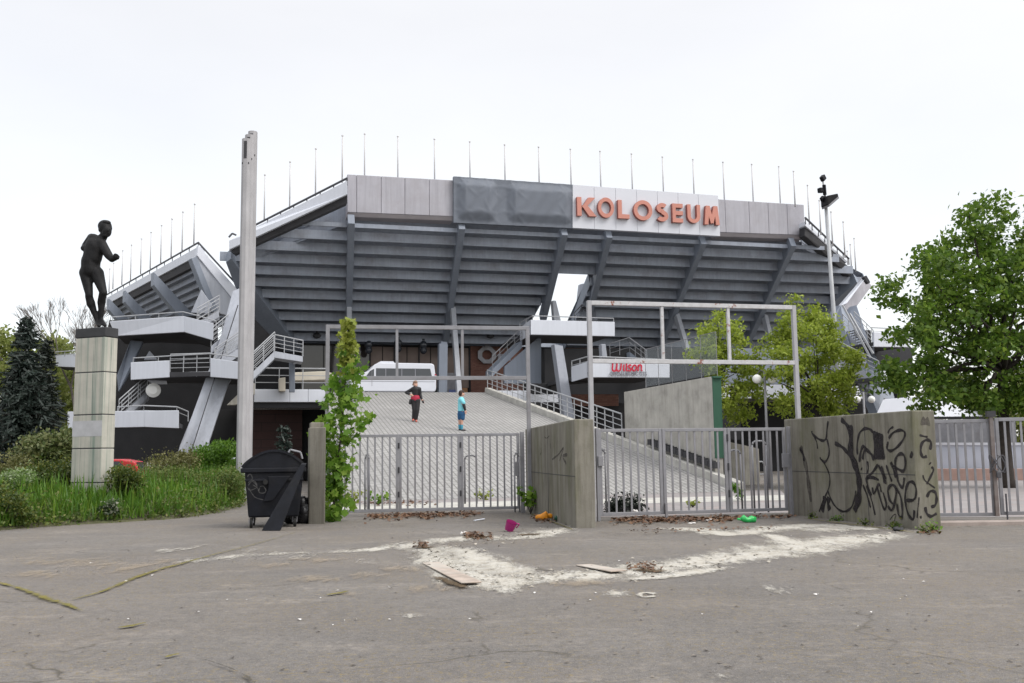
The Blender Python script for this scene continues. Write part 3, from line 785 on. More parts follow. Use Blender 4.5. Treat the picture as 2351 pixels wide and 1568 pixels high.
# podium edges
def fwall(u0, u1, zt_, zb_, mat, off=0, thick=.3, name='podium_edge'):
    a = crest_at(u0)-V*off; b = crest_at(u1)-V*off
    mb = MB(); mb.prism([Vector((a.x, a.y, zb_)), Vector((b.x, b.y, zb_)), Vector((b.x, b.y, zt_)), Vector((a.x, a.y, zt_))], V*thick)
    return part(mb, name, M[mat], bevel=.02)
fwall(583, 664, ZP+.12, ZP-.62, 'white', .35); fwall(664.6, 706, ZP+.12, ZP-.62, 'white', .352); fwall(706.6, 748, ZP+.12, ZP-.62, 'white', .35)
fwall(560, 757, ZP-.65, ZP-.95, 'soffit', .05)
o = fwall(583, 700, ZP-.95, -.05, 'rbrick', -2.2, .3, 'lower_wall'); set_uv(o, WP, U, UP)
fwall(480, 757, ZP-.9, -.05, 'dark', -3.0, .3, 'lower_wall')
fwall(1128, 1290, ZP+.1, ZP-.62, 'white', .3)
fwall(1640, 1975, ZP+.75, ZP-.35, 'white', .3); fwall(1560, 2030, ZP-.4, -.05, 'dark', -3.2, .3, 'lower_wall')
fwall(1120, 1640, ZP-.6, -.05, 'dark', -3.4, .3, 'lower_wall')
mb = MB(); a = crest_at(585)-V*.2; b = crest_at(748)-V*.2; railing(mb, [a+UP*.1, b+UP*.1], 1.25, 3, 1.3, .03); part(mb, 'podium_railing', M['rail'])
mb = MB(); a = crest_at(1215)+V*4; b = crest_at(1285)+V*4; railing(mb, [a, b], 1.1, 4, 1.3, .03); part(mb, 'podium_railing', M['rail'])
# bright things on the podium behind the left railing
tag(slab('site_cabin', [(640, 868), (655, 866), (655, 898), (640, 898)], 56, .8, 'cream', None), 'narrow pale cabin end behind the left podium railing', 'cabin')
o = slab('block_stack', [(676, 855), (745, 852), (765, 857), (765, 871), (676, 874)], 58, 1.6, 'cream', None); tag(o, 'long cream coloured block stack under the stand left of the van', 'blocks')
# ramp railing and kerb at right
rk0 = rpt(1700, 1126); rk1 = crest_at(1119)
mb = MB(); mb.bar(rk0+UP*.14, rk1+UP*.14, .35, .3); o = mb.build('ramp_kerb', M['kerb']); tag(o, 'low pale concrete kerb running up the right side of the ramp', 'kerb')
def kline(u, z=ZP/2): return u
def on_seg3(p, q, u):
    lo, hi = 0., 1.
    inc = proj(p)[0] < proj(q)[0]
    for _ in range(40):
        m = (lo+hi)/2; x = proj(p.lerp(q, m))[0]
        if (x < u) == inc: lo = m
        else: hi = m
    return p.lerp(q, lo)
rr = thing('ramp_railing', rk1, 'long grey steel railing running down the right side of the paved ramp', 'railing')
mb = MB(); a = rk1+UP*.3; b = on_seg3(rk1, rk0, 1428)+UP*.3
pts = [a.lerp(b, k/21) for k in range(22)]
for p in pts: mb.bar(p, p+UP*1.05, .04, .04)
mb.build('posts', M['rail'], rr); mb = MB(); mb.tube(a+UP*1.08, b+UP*1.08, .036); mb.build('top_rail', M['rail'], rr)
mb = MB()
for z in (.28, .54, .8): mb.tube(a+UP*z, b+UP*z, .02)
mb.build('rails', M['rail'], rr)
# concrete wing wall beside the ramp, green end
wn = on_seg3(rk0, rk1, 1628)+U*.25; wf = on_seg3(rk0, rk1, 1423)+U*.25
zw = (ztop(wn, 865)+ztop(wf, 900))/2
ww = thing('wing_wall', (wn.x, wn.y, 0), 'tall streaked grey concrete wing wall beside the ramp behind the right gate', 'wall')
mb = MB(); wa = wf.copy(); 
pts = [Vector((wn.x, wn.y, -.05)), Vector((wf.x, wf.y, -.05)), Vector((wf.x, wf.y, ztop(wf, 900))), Vector((wn.x, wn.y, ztop(wn, 864)))]
mb.prism(pts, U*.36); mb.build('wall_body', M['conc2'], ww, bevel=.02)
mb = MB()
for k in range(20):
    p = wn.lerp(wf, .02+k*.036); p = on_seg3(rk0, rk1, proj(p)[0]); mb.box(p+UP*.55+U*.12, .30, .22, .24, V, U, UP)
mb.build('kerb_slots', M['soffit'], ww)
ge = wn+U*.02-V*.03
mb = MB(); zt_ = ztop(wn, 868); mb.box(Vector((ge.x, ge.y, .6+zt_/2))+U*.17, .36, .06, zt_-1.2, U, V, UP); mb.box(Vector((ge.x, ge.y, zt_+.03))+U*.17, .38, .25, .08, U, V, UP)
o = mb.build('end_board', M['green'], ww, bevel=.01)
# mesh screen standing on top of the wall
mm = thing('mesh_screen', (wn.x, wn.y, zw), 'thin wire mesh screen on posts on top of the concrete wing wall', 'fence')
m_, nt, bb = newmat('wire_mesh'); tr = nt.nodes.new('ShaderNodeBsdfTransparent'); ms = nt.nodes.new('ShaderNodeMixShader'); ms.inputs[0].default_value = .11
bb.inputs['Base Color'].default_value = (.45, .5, .55, 1); nt.links.new(tr.outputs[0], ms.inputs[1]); nt.links.new(bb.outputs[0], ms.inputs[2]); nt.links.new(ms.outputs[0], nt.nodes['Material Output'].inputs['Surface'])
mb = MB(); A_ = Vector((wn.x, wn.y, ztop(wn, 864)))+U*.25; B_ = Vector((wf.x, wf.y, ztop(wf, 900)))+U*.25; hgt_ = 1.75
for k in range(6):
    p = A_.lerp(B_, k/6.4); mb.tube(p, p+UP*hgt_, .014)
mb.tube(A_+UP*hgt_, A_.lerp(B_, .782)+UP*hgt_, .014)
mb.build('posts', M['gate'], mm)
mb = MB(); E_ = A_.lerp(B_, .782); mb.prism([A_+UP*.1, E_+UP*.1, E_+UP*hgt_, A_+UP*hgt_], U*.006); mb.build('mesh', m_, mm)
# low wall right of it
lw = MB(); a = gnd(1668, 1118); b = gnd(1745, 1112)
lw.prism([a, b, lift(b, 1030), lift(a, 1012)], V*.35); lw2 = lw.build('low_wall', M['conc3'], bevel=.02); tag(lw2, 'low stained concrete wall with a sloping top right of the green end board', 'wall')
# hoops
for k, (u, v) in enumerate(((1630, 1112), (1725, 1110))):
    p = gnd(u, v, .02); q = p+U*.75+V*.1; mb = MB()
    mb.path([p, p+UP*.75, p+UP*.95+(q-p)*.18, q+UP*.95-(q-p)*.18, q+UP*.75, q], .03); mb.tube(p+UP*.4, q+UP*.4, .025)
    o = rebase(mb.build('bicycle_hoop', M['rail'], None, True), p); tag(o, ['grey tubular hoop stand in front of the wing wall', 'grey tubular hoop stand in front of the low wall by the gate'][k], 'bicycle stand', 'hoop stands behind the right gate')

# ================================================================== LEFT STAND
L0 = at(455, 566, 60); L1 = gnd(244, 684, L0.z); TD = (L1-L0).normalized()
WD = Vector((-TD.y, TD.x, 0)); WD = WD if WD.x > 0 else -WD
LN = TD
S1 = onp(547, 668, L0, TD)
LS = (S1-L0); 
# pull down direction of the stand
ls_len = LS.length; ls = LS.normalized()
NRL = 9; lt = MB(); TL_ = (L1-L0).length*1.05
B0_ = L0-UP*.85+WD*.5
for k in range(NRL):
    A = B0_+ls*(ls_len*k/NRL*1.25); step = ls*(ls_len/NRL*1.25); dz = UP*step.z; dv = step-dz
    Bq = A+TD*TL_
    lt.face([A+dz, A, Bq, Bq+dz]); lt.face([A+dz+dv, A+dz, Bq+dz, Bq+dz+dv]); lt.face([A, A+dz, A+dz+dv])
part(lt, 'terrace_underside', M['paint'])
mb = MB(); mb.prism([B0_+UP*.25+TD*.6, B0_+ls*ls_len*1.15+UP*.25+TD*.6, B0_+ls*ls_len*1.15+TD*TL_+UP*.25, B0_+TD*TL_+UP*.25], UP*.1); part(mb, 'terrace_slab', M['paint'])
mb = MB(); mb.prism([L0, L1, L1-UP*.55, L0-UP*.55], WD*.4); part(mb, 'sloped_parapet', M['white'], bevel=.02)
mb = MB(); mb.prism([L0-UP*.57+WD*.1, L1-UP*.57+WD*.1, L1-UP*1.0+WD*.2, L0-UP*1.0+WD*.2], WD*.4); part(mb, 'soffit_band', M['soffit'])
mb = MB(); mb.tube(L0+UP*.25, L1+UP*.25, .06)
for k in range(14):
    p = L0.lerp(L1, k/13); mb.tube(p, p+UP*.25, .03)
e1 = onp(543, 662, L0, TD)
mb.tube(L0+UP*.25, e1+UP*.25, .06); part(mb, 'roof_railing', M['raild'])
def lpl(u, v, off=0): return onp(u, v, L0-TD*off, TD)
def lslab(name, px, off, thick, mat, bev=.02):
    mb = MB(); mb.prism([lpl(u, v, off) for u, v in px], TD*thick); return part(mb, name, M[mat], bevel=bev)
lslab('end_parapet', [(455, 563), (548, 668), (534, 686), (452, 586)], .1, .35, 'white')
lslab('end_beam', [(452, 587), (533, 686), (520, 724), (490, 716), (440, 592)], 0, .5, 'leg')
lslab('end_beam_edge', [(439, 593), (452, 589), (500, 712), (487, 716)], .04, .7, 'paint_d')
for (u0, v0), (u1, v1) in (((353, 642), (420, 722)), ((287, 682), (320, 730)), ((250, 700), (275, 740))):
    # raking beams inside the left stand
    a = onp(u0, v0, L0-UP*1.6, Vector((0, 0, 1))); d_ = ls
    a = gnd(u0, v0, L0.z-1.5); e = a+d_*6.5
    mb = MB(); mb.prism([a+UP*.5, e+UP*.5, e-UP*1.0, a-UP*.35], TD*.7); part(mb, 'raking_beam', M['paint_d'], bevel=.02)
# balconies left
b1 = balcony([((251, 738), (423, 726), (423, 762), (266, 771), 57, 55, 'f'), ((423, 726), (490, 742), (489, 781), (423, 762), 55, 53.5, 'f')],
             [(258, 728, 57.2), (420, 716, 55.2), (452, 724, 54.5), (496, 737, 53.6)], 5, .5)
b2 = balcony([((300, 832), (389, 828), (389, 866), (300, 872), 54, 53.2, 'f'), ((389, 828), (483, 822), (483, 865), (389, 866), 53.2, 52.4, 'o'), ((483, 822), (547, 831), (547, 870), (483, 865), 52.4, 51.5, 'f')],
             [(306, 822, 54), (482, 812, 52.5), (547, 820, 51.6)], 5, .5)
mb = MB(); railing(mb, [at(390, 866, 53.3), at(482, 864, 52.5)], 1.25, 5, .8, .025); mb.build('railing', M['rail'], b2)
b3 = balcony([((155, 945), (331, 943), (331, 980), (155, 984), 52, 50, 'f'), ((331, 943), (410, 942), (410, 983), (331, 980), 50, 49.2, 'f')],
             [(270, 934, 51), (330, 931, 50.1), (406, 934, 49.4), (432, 945, 50.5)], 4, .5)
b4 = balcony([((128, 816), (172, 812), (172, 843), (128, 841), 74, 72, 'f')], [(128, 808, 74), (170, 805, 72)], 4, .4)
for segs in ():
    pass
# dark undercroft of the left stand
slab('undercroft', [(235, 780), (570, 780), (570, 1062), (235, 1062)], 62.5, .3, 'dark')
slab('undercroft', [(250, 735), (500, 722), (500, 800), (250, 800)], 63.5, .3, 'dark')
slab('leg', [(534, 668), (580, 650), (580, 800), (524, 880), (480, 1014), (478, 1040), (408, 1040), (413, 1022), (470, 882), (508, 768)], [56, 56, 53.5, 53.3, 51.5, 51.3, 51.3, 51.5, 53.3, 54.5], .9, 'leg')
slab('leg_seam', [(545, 700), (547, 700), (440, 1035), (438, 1035)], [54.7, 54.7, 50.9, 50.9], .3, 'soffit', bev=0)
slab('leg', [(462, 664), (487, 700), (478, 720), (438, 718)], [58.5, 58.5, 58.5, 58.5], .5, 'leg')
slab('leg', [(300, 781), (328, 784), (300, 850), (272, 900), (268, 862)], [59, 59, 58, 57, 57], .6, 'paint_d')
slab('leg', [(343, 805), (362, 826), (330, 826)], 58.3, .4, 'leg')
# left stairs
def flight(p, q, w, parent, h=1.05, n=4, step=.9, steps=9, dirv=V):
    mb = MB(); mb.prism([p, q, q-UP*.42, p-UP*.42], dirv*.12); mb.prism([p+dirv*(w-.12), q+dirv*(w-.12), q-UP*.42+dirv*(w-.12), p-UP*.42+dirv*(w-.12)], dirv*.12)
    mb.build('stringer', M['leg'], parent)
    mb = MB(); h_ = Vector((q.x-p.x, q.y-p.y, 0)).normalized()
    for k in range(steps):
        c = p.lerp(q, (k+.5)/steps)-UP*.1; mb.box(c+dirv*w/2, .3, w-.3, .06, h_, dirv, UP)
    mb.build('steps', M['soffit'], parent)
    mb = MB(); railing(mb, [p, q], h, n, step, .022); mb.build('railing', M['rail'], parent); mb = MB(); railing(mb, [p+dirv*w, q+dirv*w], h, n, step, .022); mb.build('railing', M['rail'], parent)
def stair_thing(base):
    s = thing('staircase', base, None, None); s.parent = ST; s.location = Vector(base)-Vector(ST.location); return s
s = stair_thing(at(560, 866, 51)); flight(at(553, 880, 51.5), at(630, 806, 53), 1.4, s)
mb = MB(); a = at(630, 806, 53); b_ = at(695, 818, 55); mb.prism([a, b_, b_-UP*.32, a-UP*.36], V*1.6); mb.build('landing', M['leg'], s, bevel=.02)
mb = MB(); railing(mb, [a, b_], .9, 4, .9, .028); mb.build('railing', M['rail'], s)
s = stair_thing(at(495, 790, 55)); flight(at(484, 795, 54), at(535, 752, 55.5), 1.2, s, 1.0)
s = stair_thing(at(450, 740, 58)); flight(at(452, 742, 57), at(503, 712, 58), 1.2, s, .9)
s = stair_thing(at(275, 955, 54)); flight(at(272, 958, 53), at(338, 898, 55), 1.3, s, .95)
s = stair_thing(at(500, 860, 53)); flight(at(492, 838, 52.6), at(548, 800, 53), 1.2, s, .9)
# convex mirror like round panel under the second balcony
mb = MB(); c = at(352, 896, 54.5); mb.chain([c, c-V*.05, c-V*.16], [.40, .40, .22], 20); part(mb, 'round_panel', M['globe'], smooth=False)
slab('light_box', [(330, 866), (380, 866), (384, 882), (350, 882)], 54.9, .2, 'white')
slab('wall_lamp', [(671, 822), (680, 820), (682, 834), (673, 836)], 55.5, .2, 'white')
slab('column', [(664, 822), (677, 822), (677, 900), (664, 900)], 56, .4, 'paint_d')
slab('podium_pier', [(572, 880), (585, 880), (585, 905), (540, 930), (520, 930)], 51.9, .5, 'conc3')

# ================================================================== RIGHT CORNER
slab('end_parapet', [(1975, 650), (1990, 634), (1944, 696), (1930, 702)], [65, 65, 64, 64], .4, 'white')
slab('end_parapet', [(1984, 634), (2001, 656), (1950, 726), (1938, 703)], [66, 66, 65, 65], .4, 'lilac')
slab('end_beam_edge', [(1982, 636), (1989, 632), (1998, 648), (1993, 652)], [64.8]*4, .3, 'soffit')
slab('leg', [(1929, 700), (1948, 722), (1966, 700), (1996, 790), (2034, 862), (2092, 948), (2092, 975), (2008, 975), (2012, 945), (1960, 820), (1940, 770), (1885, 812), (1870, 800)], [63, 63, 63, 60, 58.5, 57, 57, 57, 57, 59.5, 60.5, 61.5, 62], .8, 'paint_d')
for k, (u0, v0, u1, v1) in enumerate(((1934, 701, 1998, 822), (1950, 720, 2004, 812), (2030, 915, 2062, 965))):
    mb = MB(); mb.bar(at(u0, v0, 57 if k == 2 else 58.5), at(u1, v1, 56 if k == 2 else 57.5), .12, .1); part(mb, 'leg_trim', M['rail'])
br1 = balcony([((2006, 762), (2090, 766), (2090, 797), (2006, 796), 57.5, 58, 'f')], [(2000, 752, 57.6), (2088, 756, 58)], 5, .4)
br2 = balcony([((2020, 850), (2090, 850), (2090, 874), (2020, 876), 54, 54.6, 'f')], [(2018, 842, 54), (2090, 842, 54.6)], 5, .4)
s = stair_thing(at(2005, 800, 59)); flight(at(2006, 796, 58), at(1962, 752, 60), 1.2, s, 1.0)
s = stair_thing(at(2019, 872, 55)); flight(at(2019, 872, 54.6), at(1930, 826, 57), 1.2, s, 1.05)
s = stair_thing(at(1985, 900, 57)); flight(at(1990, 905, 57), at(1962, 855, 58), 1.2, s, .8)
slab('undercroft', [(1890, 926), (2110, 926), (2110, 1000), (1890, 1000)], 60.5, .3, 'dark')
slab('undercroft', [(2005, 796), (2095, 798), (2095, 850), (2005, 850)], 61, .3, 'soffit')
slab('end_wall', [(2050, 880), (2110, 940), (2110, 960), (2070, 945)], 56.5, .3, 'soffit')
# upper gallery wall behind trees
slab('gallery_wall', [(1645, 800), (1900, 800), (1900, 882), (1645, 882)], 60, .3, 'paint_d')

# ================================================================== SIGN, TARPAULIN, FLAGPOLES
sg = thing('sign', pp(1480, 542, .3), 'white sign panel with raised salmon capital letters along the stadium parapet', 'sign')
mb = MB(); q = [pp(u, v, .35) for u, v in ((1314, 424), (1648, 449), (1653, 542), (1314, 523))]
for k in range(7):
    a, b = k/7+.0008, (k+1)/7-.0008
    mb.prism([q[0].lerp(q[1], a), q[0].lerp(q[1], b), q[3].lerp(q[2], b), q[3].lerp(q[2], a)], V*.34)
mb.build('panel', M['sign'], sg, bevel=.006)
def arc(cx, cy, rx, ry, a0, a1, n=26): return [(cx+rx*math.cos(math.radians(a0+(a1-a0)*k/n)), cy+ry*math.sin(math.radians(a0+(a1-a0)*k/n))) for k in range(n+1)]
def band(pts, w, closed=False):
    out = []; n = len(pts)
    L, R = [], []
    for i, p in enumerate(pts):
        a = pts[(i-1) % n] if (closed or i > 0) else p; b = pts[(i+1) % n] if (closed or i < n-1) else p
        dx, dy = b[0]-a[0], b[1]-a[1]; l = math.hypot(dx, dy) or 1
        L.append((p[0]-dy/l*w/2, p[1]+dx/l*w/2)); R.append((p[0]+dy/l*w/2, p[1]-dx/l*w/2))
    return [[L[i], L[i+1], R[i+1], R[i]] for i in range(n-1)]
w_ = .19
sS = arc(.36, .735, .225, .14, 20, 180, 12)+arc(.36, .735, .225, .20, 185, 262, 8)[1:]
sS = arc(.37, .72, .21, .16, 35, 270, 18)+arc(.36, .30, .23, .18, 88, -150, 20)[1:]
GL = {
 'K': (.72, [[(0, 0), (w_, 0), (w_, 1), (0, 1)], [(.2, .45), (.5, 1), (.80, 1), (.42, .52)], [(.2, .55), (.44, .58), (.84, 0), (.52, 0)]]),
 'O': (1.0, band(arc(.5, .5, .40, .40, 0, 360, 40), w_)),
 'L': (.56, [[(0, 0), (w_, 0), (w_, 1), (0, 1)], [(w_, 0), (.56, 0), (.56, .23), (w_, .23)]]),
 'S': (.72, band(sS, .22)),
 'E': (.60, [[(0, 0), (w_, 0), (w_, 1), (0, 1)]]+[[(w_, y), (.6, y), (.6, y+.215), (w_, y+.215)] for y in (0, .392, .785)]),
 'U': (.78, band([(.125, 1), (.125, .7), (.125, .5)]+arc(.39, .39, .265, .275, 180, 360, 20)+[(.655, .5), (.655, .7), (.655, 1)], w_)),
 'M': (1.0, [[(0, 0), (.25, 0), (.35, 1), (.12, 1)], [(.12, 1), (.37, 1), (.60, .15), (.42, .05)], [(.88, 1), (.63, 1), (.40, .15), (.58, .05)], [(1, 0), (.75, 0), (.65, 1), (.88, 1)]]),
}
# image boxes of the eight letters: left, right, top-left, bottom-left
LB = [('K', 1325, 1363, 452, 495), ('O', 1373, 1410, 455, 499), ('L', 1419, 1445, 459, 501), ('O', 1455, 1498, 461, 505), ('S', 1506, 1535, 465, 508), ('E', 1544, 1568, 467, 510), ('U', 1577, 1609, 469, 512), ('M', 1617, 1652, 472, 515)]
for ch, x0, x1, yt, yb in LB:
    wn_, strokes = GL[ch]
    a = pp(x0, yb, .62); b = pp(x1, yb+(x1-x0)*.052, .62); c = pp(x0, yt, .62)
    ex = (b-a)/wn_; ey = UP*(c-a).length
    if ch == 'O': ey = ey*1.06; 
    mb = MB(); sd = MB()
    for i, sq in enumerate(strokes):
        P3 = [a+ex*x+ey*y for x, y in sq]
        sd.prism(P3, V*.26); mb.prism([p-V*(.012+.0012*(i % 3)) for p in P3], V*.010)
    lo = sd.build('letter', M['letside'], sg); mb.build('letter_face', M['salmon'], lo)
# tarpaulin draped over the left half of the sign
tp = thing('tarpaulin', pp(1178, 520, .3), 'slate grey tarpaulin tied over the parapet left of the lettered sign', 'tarpaulin')
TX, TY = 90, 30; q = [pp(1041, 405, .3), pp(1315, 424, .3), pp(1315, 524, .3), pp(1041, 511, .3)]
vs = []; fs = []
def tarp_h(s, t):
    # two blocks of covered lettering press the sheet outwards; creases radiate from their corners
    h = 0
    for (s0, s1, t0, t1, a) in ((.09, .29, .2, .78, .30), (.50, .93, .22, .76, .26)):
        ds = max(s0-s, 0, s-s1); dt_ = max(t0-t, 0, t-t1); dd = math.hypot(ds*2.6, dt_)
        x_ = max(0, 1-dd/.17); h = max(h, a*x_)
    cr = 0
    for (cs, ct) in ((.09, .2), (.29, .2), (.09, .78), (.29, .78), (.5, .22), (.93, .76), (.5, .76), (.93, .22), (.02, .05)):
        an = math.atan2(t-ct, (s-cs)*2.6); rr_ = math.hypot((s-cs)*2.6, t-ct)
        cr += .035*max(0, math.sin(an*7+cs*31))**4*math.exp(-((rr_-.15)/.14)**2)
    return h+cr
for j in range(TY+1):
    for i in range(TX+1):
        s_, t_ = i/TX, j/TY
        p = q[0].lerp(q[1], s_).lerp(q[3].lerp(q[2], s_), t_)
        vs.append(p-V*(tarp_h(s_, t_)+.02*math.sin(s_*57+t_*13)))
for j in range(TY):
    for i in range(TX): a = j*(TX+1)+i; fs.append((a, a+TX+1, a+TX+2, a+1))
mb = MB(); mb.add(vs, fs)
rim = MB(); rim.prism([p+V*.012 for p in q], V*.28)
mb.build('sheet', M['tarp'], tp, True); rim.build('backing', M['tarp'], tp)

def flagpole(top, base_v, D, label):
    b = at(top[0]+(base_v-top[1])*-0.0 , base_v, D); zt_ = ztop(b, top[1])
    # column is vertical: take x from the top pixel at that depth
    tpt = at(top[0], top[1], D); b = Vector((tpt.x, tpt.y, b.z))
    mb = MB(); mb.tube(b, Vector((b.x, b.y, zt_-.1)), .05, .04, 6); mb.sphere(Vector((b.x, b.y, zt_-.05)), .065, n=8, m=5)
    o = rebase(mb.build('flagpole', M['pole'], None, True), b); tag(o, label, 'flagpole', 'bare flagpoles along the stadium roof'); return o
LP = [(252, 616, 671), (261, 603, 664), (282, 574, 654), (302, 561, 644), (325, 547, 629), (347, 532, 617), (371, 516, 606), (395, 501, 592), (420, 485, 578), (447, 467, 563)]
for u, v, vb in LP:
    p = onp(u, vb, L0+UP*.0, WD); D_ = min(max(p.y, 59), 82)
    flagpole((u, v), vb, D_, 'bare pale flagpole in the row on the sloping roof edge of the left stand')
for u, v, vb in ((608, 400, 506), (666, 370, 480), (725, 340, 450), (786, 310, 420)):
    flagpole((u, v), vb, dL+(dTL-dL)*(u-526)/270-.6, 'bare pale flagpole rising from the sloped white parapet left of the lilac panels')
for u, v in ((837, 306), (913, 312), (997, 318)):
    flagpole((u, v), 412+(u-837)*.06, PD+1.4+(u-797)*.008, 'bare pale flagpole directly above the left lilac parapet panels')
for u, v in ((1078, 324), (1158, 331), (1236, 336), (1309, 341)):
    flagpole((u, v), 412+(u-837)*.06, PD+1.4+(u-797)*.008, 'bare pale flagpole directly above the grey tarpaulin')
for u, v in ((1377, 346), (1449, 352), (1520, 359), (1590, 365)):
    flagpole((u, v), 416+(u-837)*.062, PD+1.4+(u-797)*.008, 'bare pale flagpole directly above the lettered sign')
for u, v in ((1659, 371), (1725, 376), (1787, 381)):
    flagpole((u, v), 416+(u-837)*.062, PD+1.4+(u-797)*.008, 'bare pale flagpole directly above the right lilac parapet panels')
for u, v, vb in ((1821, 392, 475), (1853, 424, 516), (1880, 459, 540), (1907, 485, 566), (1935, 508, 592), (1944, 575, 608), (1951, 560, 616), (1960, 546, 624)):
    flagpole((u, v), vb, dTR-.5 if u < 1936 else dR-.2, 'bare pale flagpole in the row stepping down the right sloped corner')


M['fpost'] = surf('frame_post_paint', (.33, .33, .35), .5, .1, 4)

M['thresh'] = concrete('threshold_concrete', (.34, .29, .265), .1, .2)

# ================================================================== WALLS OF THE ENTRANCE
def wall_prism(far, near, far_top, near_top, thick, dirv, name, label, mat='conc'):
    a = gnd(*far); b = gnd(*near); z = (ztop(a, far_top)+ztop(b, near_top))/2
    t = thing(name, (b+a)/2, label, 'wall')
    dv = Vector(dirv).normalized()*thick
    mb = MB(); mb.prism([a-UP*.05, b-UP*.05, Vector((b.x, b.y, ztop(b, near_top))), Vector((a.x, a.y, ztop(a, far_top)))], dv)
    mb.build('wall_body', M[mat], t, bevel=.025)
    return t, a, b, dv
def seams(t, a, b, zs, us, H_, n_):
    mb = MB()
    for z in zs: mb.bar(a+UP*z+n_*.001, b+UP*z+n_*.001, .006, .014)
    for s in us:
        p = a.lerp(b, s)+n_*.001; mb.bar(p+UP*.02, p+UP*H_, .016, .006, n_)
    return mb.build('formwork_seam', M['soffit'], t)
def wplane(a, b):
    n = (b-a).cross(UP).normalized()
    if n.dot(EYEP-a) < 0: n = -n
    return n
def stroke(mb, px, wpx, a, n, off, D=None):
    """a flat painted line on the plane through a with normal n; px in picture coordinates, wpx width in metres"""
    pts = [onp(u, v, a+n*off, n) for u, v in px]
    # smooth the polyline
    out = []
    m = len(pts)
    for i in range(m-1):
        p0, p1, p2, p3 = pts[max(i-1, 0)], pts[i], pts[i+1], pts[min(i+2, m-1)]
        for k in range(5):
            t = k/5; out.append(.5*((2*p1)+(p2-p0)*t+(2*p0-5*p1+4*p2-p3)*t*t+(3*p1-p0-3*p2+p3)*t**3))
    out.append(pts[-1]); N = len(out); L = []; R = []
    for i, p in enumerate(out):
        d = (out[min(i+1, N-1)]-out[max(i-1, 0)]).normalized(); s = d.cross(n).normalized()
        w = wpx*1.18*(.5+.12*math.sin(i*.9)+(-.12 if i in (0, N-1) else 0)); L.append(p+s*w); R.append(p-s*w)
    vs = L+R; fs = [(i, i+1, N+i+1, N+i) for i in range(N-1)]
    mb.add(vs, fs)
# middle wall
t, a, b, dv = wall_prism((1208, 1172), (1322, 1213), 985, 962, .42, U+V*.0, 'concrete_wall', 'short weathered concrete wall end between the two barred gates', 'conc')
nM = wplane(a, b); seams(t, a, b, (1.02,), (.52,), 2.05, nM)
mb = MB()
def z4(x, y): return ((1460+x/2.939)*.8167, (1160+y/2.939)*.8167)
stroke(mb, [z4(270, 385), z4(320, 345), z4(362, 290), z4(345, 350), z4(330, 400)], .035, a, nM, .004)
stroke(mb, [z4(395, 345), z4(355, 362), z4(385, 420)], .05, a, nM, .006)
stroke(mb, [z4(205, 200), z4(225, 210), z4(245, 190)], .02, a, nM, .004)
stroke(mb, [z4(255, 255), z4(258, 300)], .025, a, nM, .004)
stroke(mb, [z4(175, 290), z4(180, 320), z4(172, 345)], .03, a, nM, .004)
mb.build('graffiti', M['spray2'], t)
# right wall
t, a, b, dv = wall_prism((1808, 1180), (2108, 1217), 963, 942, .5, U, 'graffiti_wall', 'long weathered concrete wall covered with black graffiti beside the right gate', 'conc')
nR = wplane(a, b); seams(t, a, b, (1.0,), (.68,), 2.1, nR)
e0 = b; e1 = b+dv; nE = wplane(e0, e1)
def z5(x, y): return ((2180+x/4.356)*.8167, (1140+y/4.356)*.8167)
G1 = MB(); G2 = MB()
def S5(mb, pts, w, pl=(a, nR), off=.004): stroke(mb, [z5(*p) for p in pts], w, pl[0], pl[1], off)
S5(G1, [(640, 190), (625, 300), (615, 400), (575, 430), (510, 400), (450, 350), (440, 310)], .05)
S5(G1, [(470, 380), (500, 450), (510, 530)], .035, off=.006)
S5(G1, [(625, 410), (650, 520), (645, 620), (600, 690), (550, 655), (545, 630)], .045, off=.008)
S5(G1, [(560, 660), (600, 720), (650, 830), (660, 930), (640, 1030), (570, 1180), (530, 1300)], .035, off=.006)
S5(G1, [(635, 1040), (660, 1110), (710, 1210), (780, 1280), (850, 1295), (920, 1250), (960, 1150), (980, 1040)], .04, off=.008)
S5(G1, [(600, 1110), (590, 1200), (560, 1290)], .12, off=.005)
S5(G1, [(650, 1120), (640, 1200), (660, 1280)], .11, off=.007)
S5(G1, [(795, 170), (850, 215), (900, 300), (915, 420), (910, 520)], .085, off=.006)
S5(G1, [(905, 240), (920, 400), (915, 560), (960, 700), (1010, 850), (1020, 1000), (1010, 1150), (960, 1290)], .15, off=.009)
S5(G1, [(720, 460), (800, 500), (870, 570), (930, 660), (980, 790), (1005, 900)], .07, off=.011)
S5(G2, [(300, 500), (330, 600), (370, 750), (400, 950), (430, 1180)], .12, off=.005)
S5(G1, [(295, 520), (335, 600), (345, 680)], .06, off=.008)
S5(G1, [(1000, 600), (995, 480), (1020, 350), (1080, 285), (1150, 290), (1190, 330)], .05, off=.004)
for i, x in enumerate((1205, 1235, 1265, 1290)): S5(G1, [(x, 310+i*12), (x+8, 480), (x+14+i*4, 660)], .085, off=.005+i*.0012)
S5(G1, [(1020, 690), (1040, 560), (1070, 500), (1110, 540), (1170, 600), (1200, 670)], .06, off=.011)
S5(G1, [(1060, 660), (1075, 570), (1100, 530)], .05, off=.013)
S5(G1, [(1370, 340), (1395, 290), (1440, 260)], .035, off=.004)
S5(G1, [(1380, 400), (1440, 330), (1530, 300), (1580, 340), (1550, 430), (1470, 520), (1400, 555), (1360, 520), (1375, 440)], .045, off=.006)
S5(G1, [(1645, 590), (1675, 620)], .10, off=.004); S5(G1, [(1045, 765), (1055, 785)], .055, off=.004)
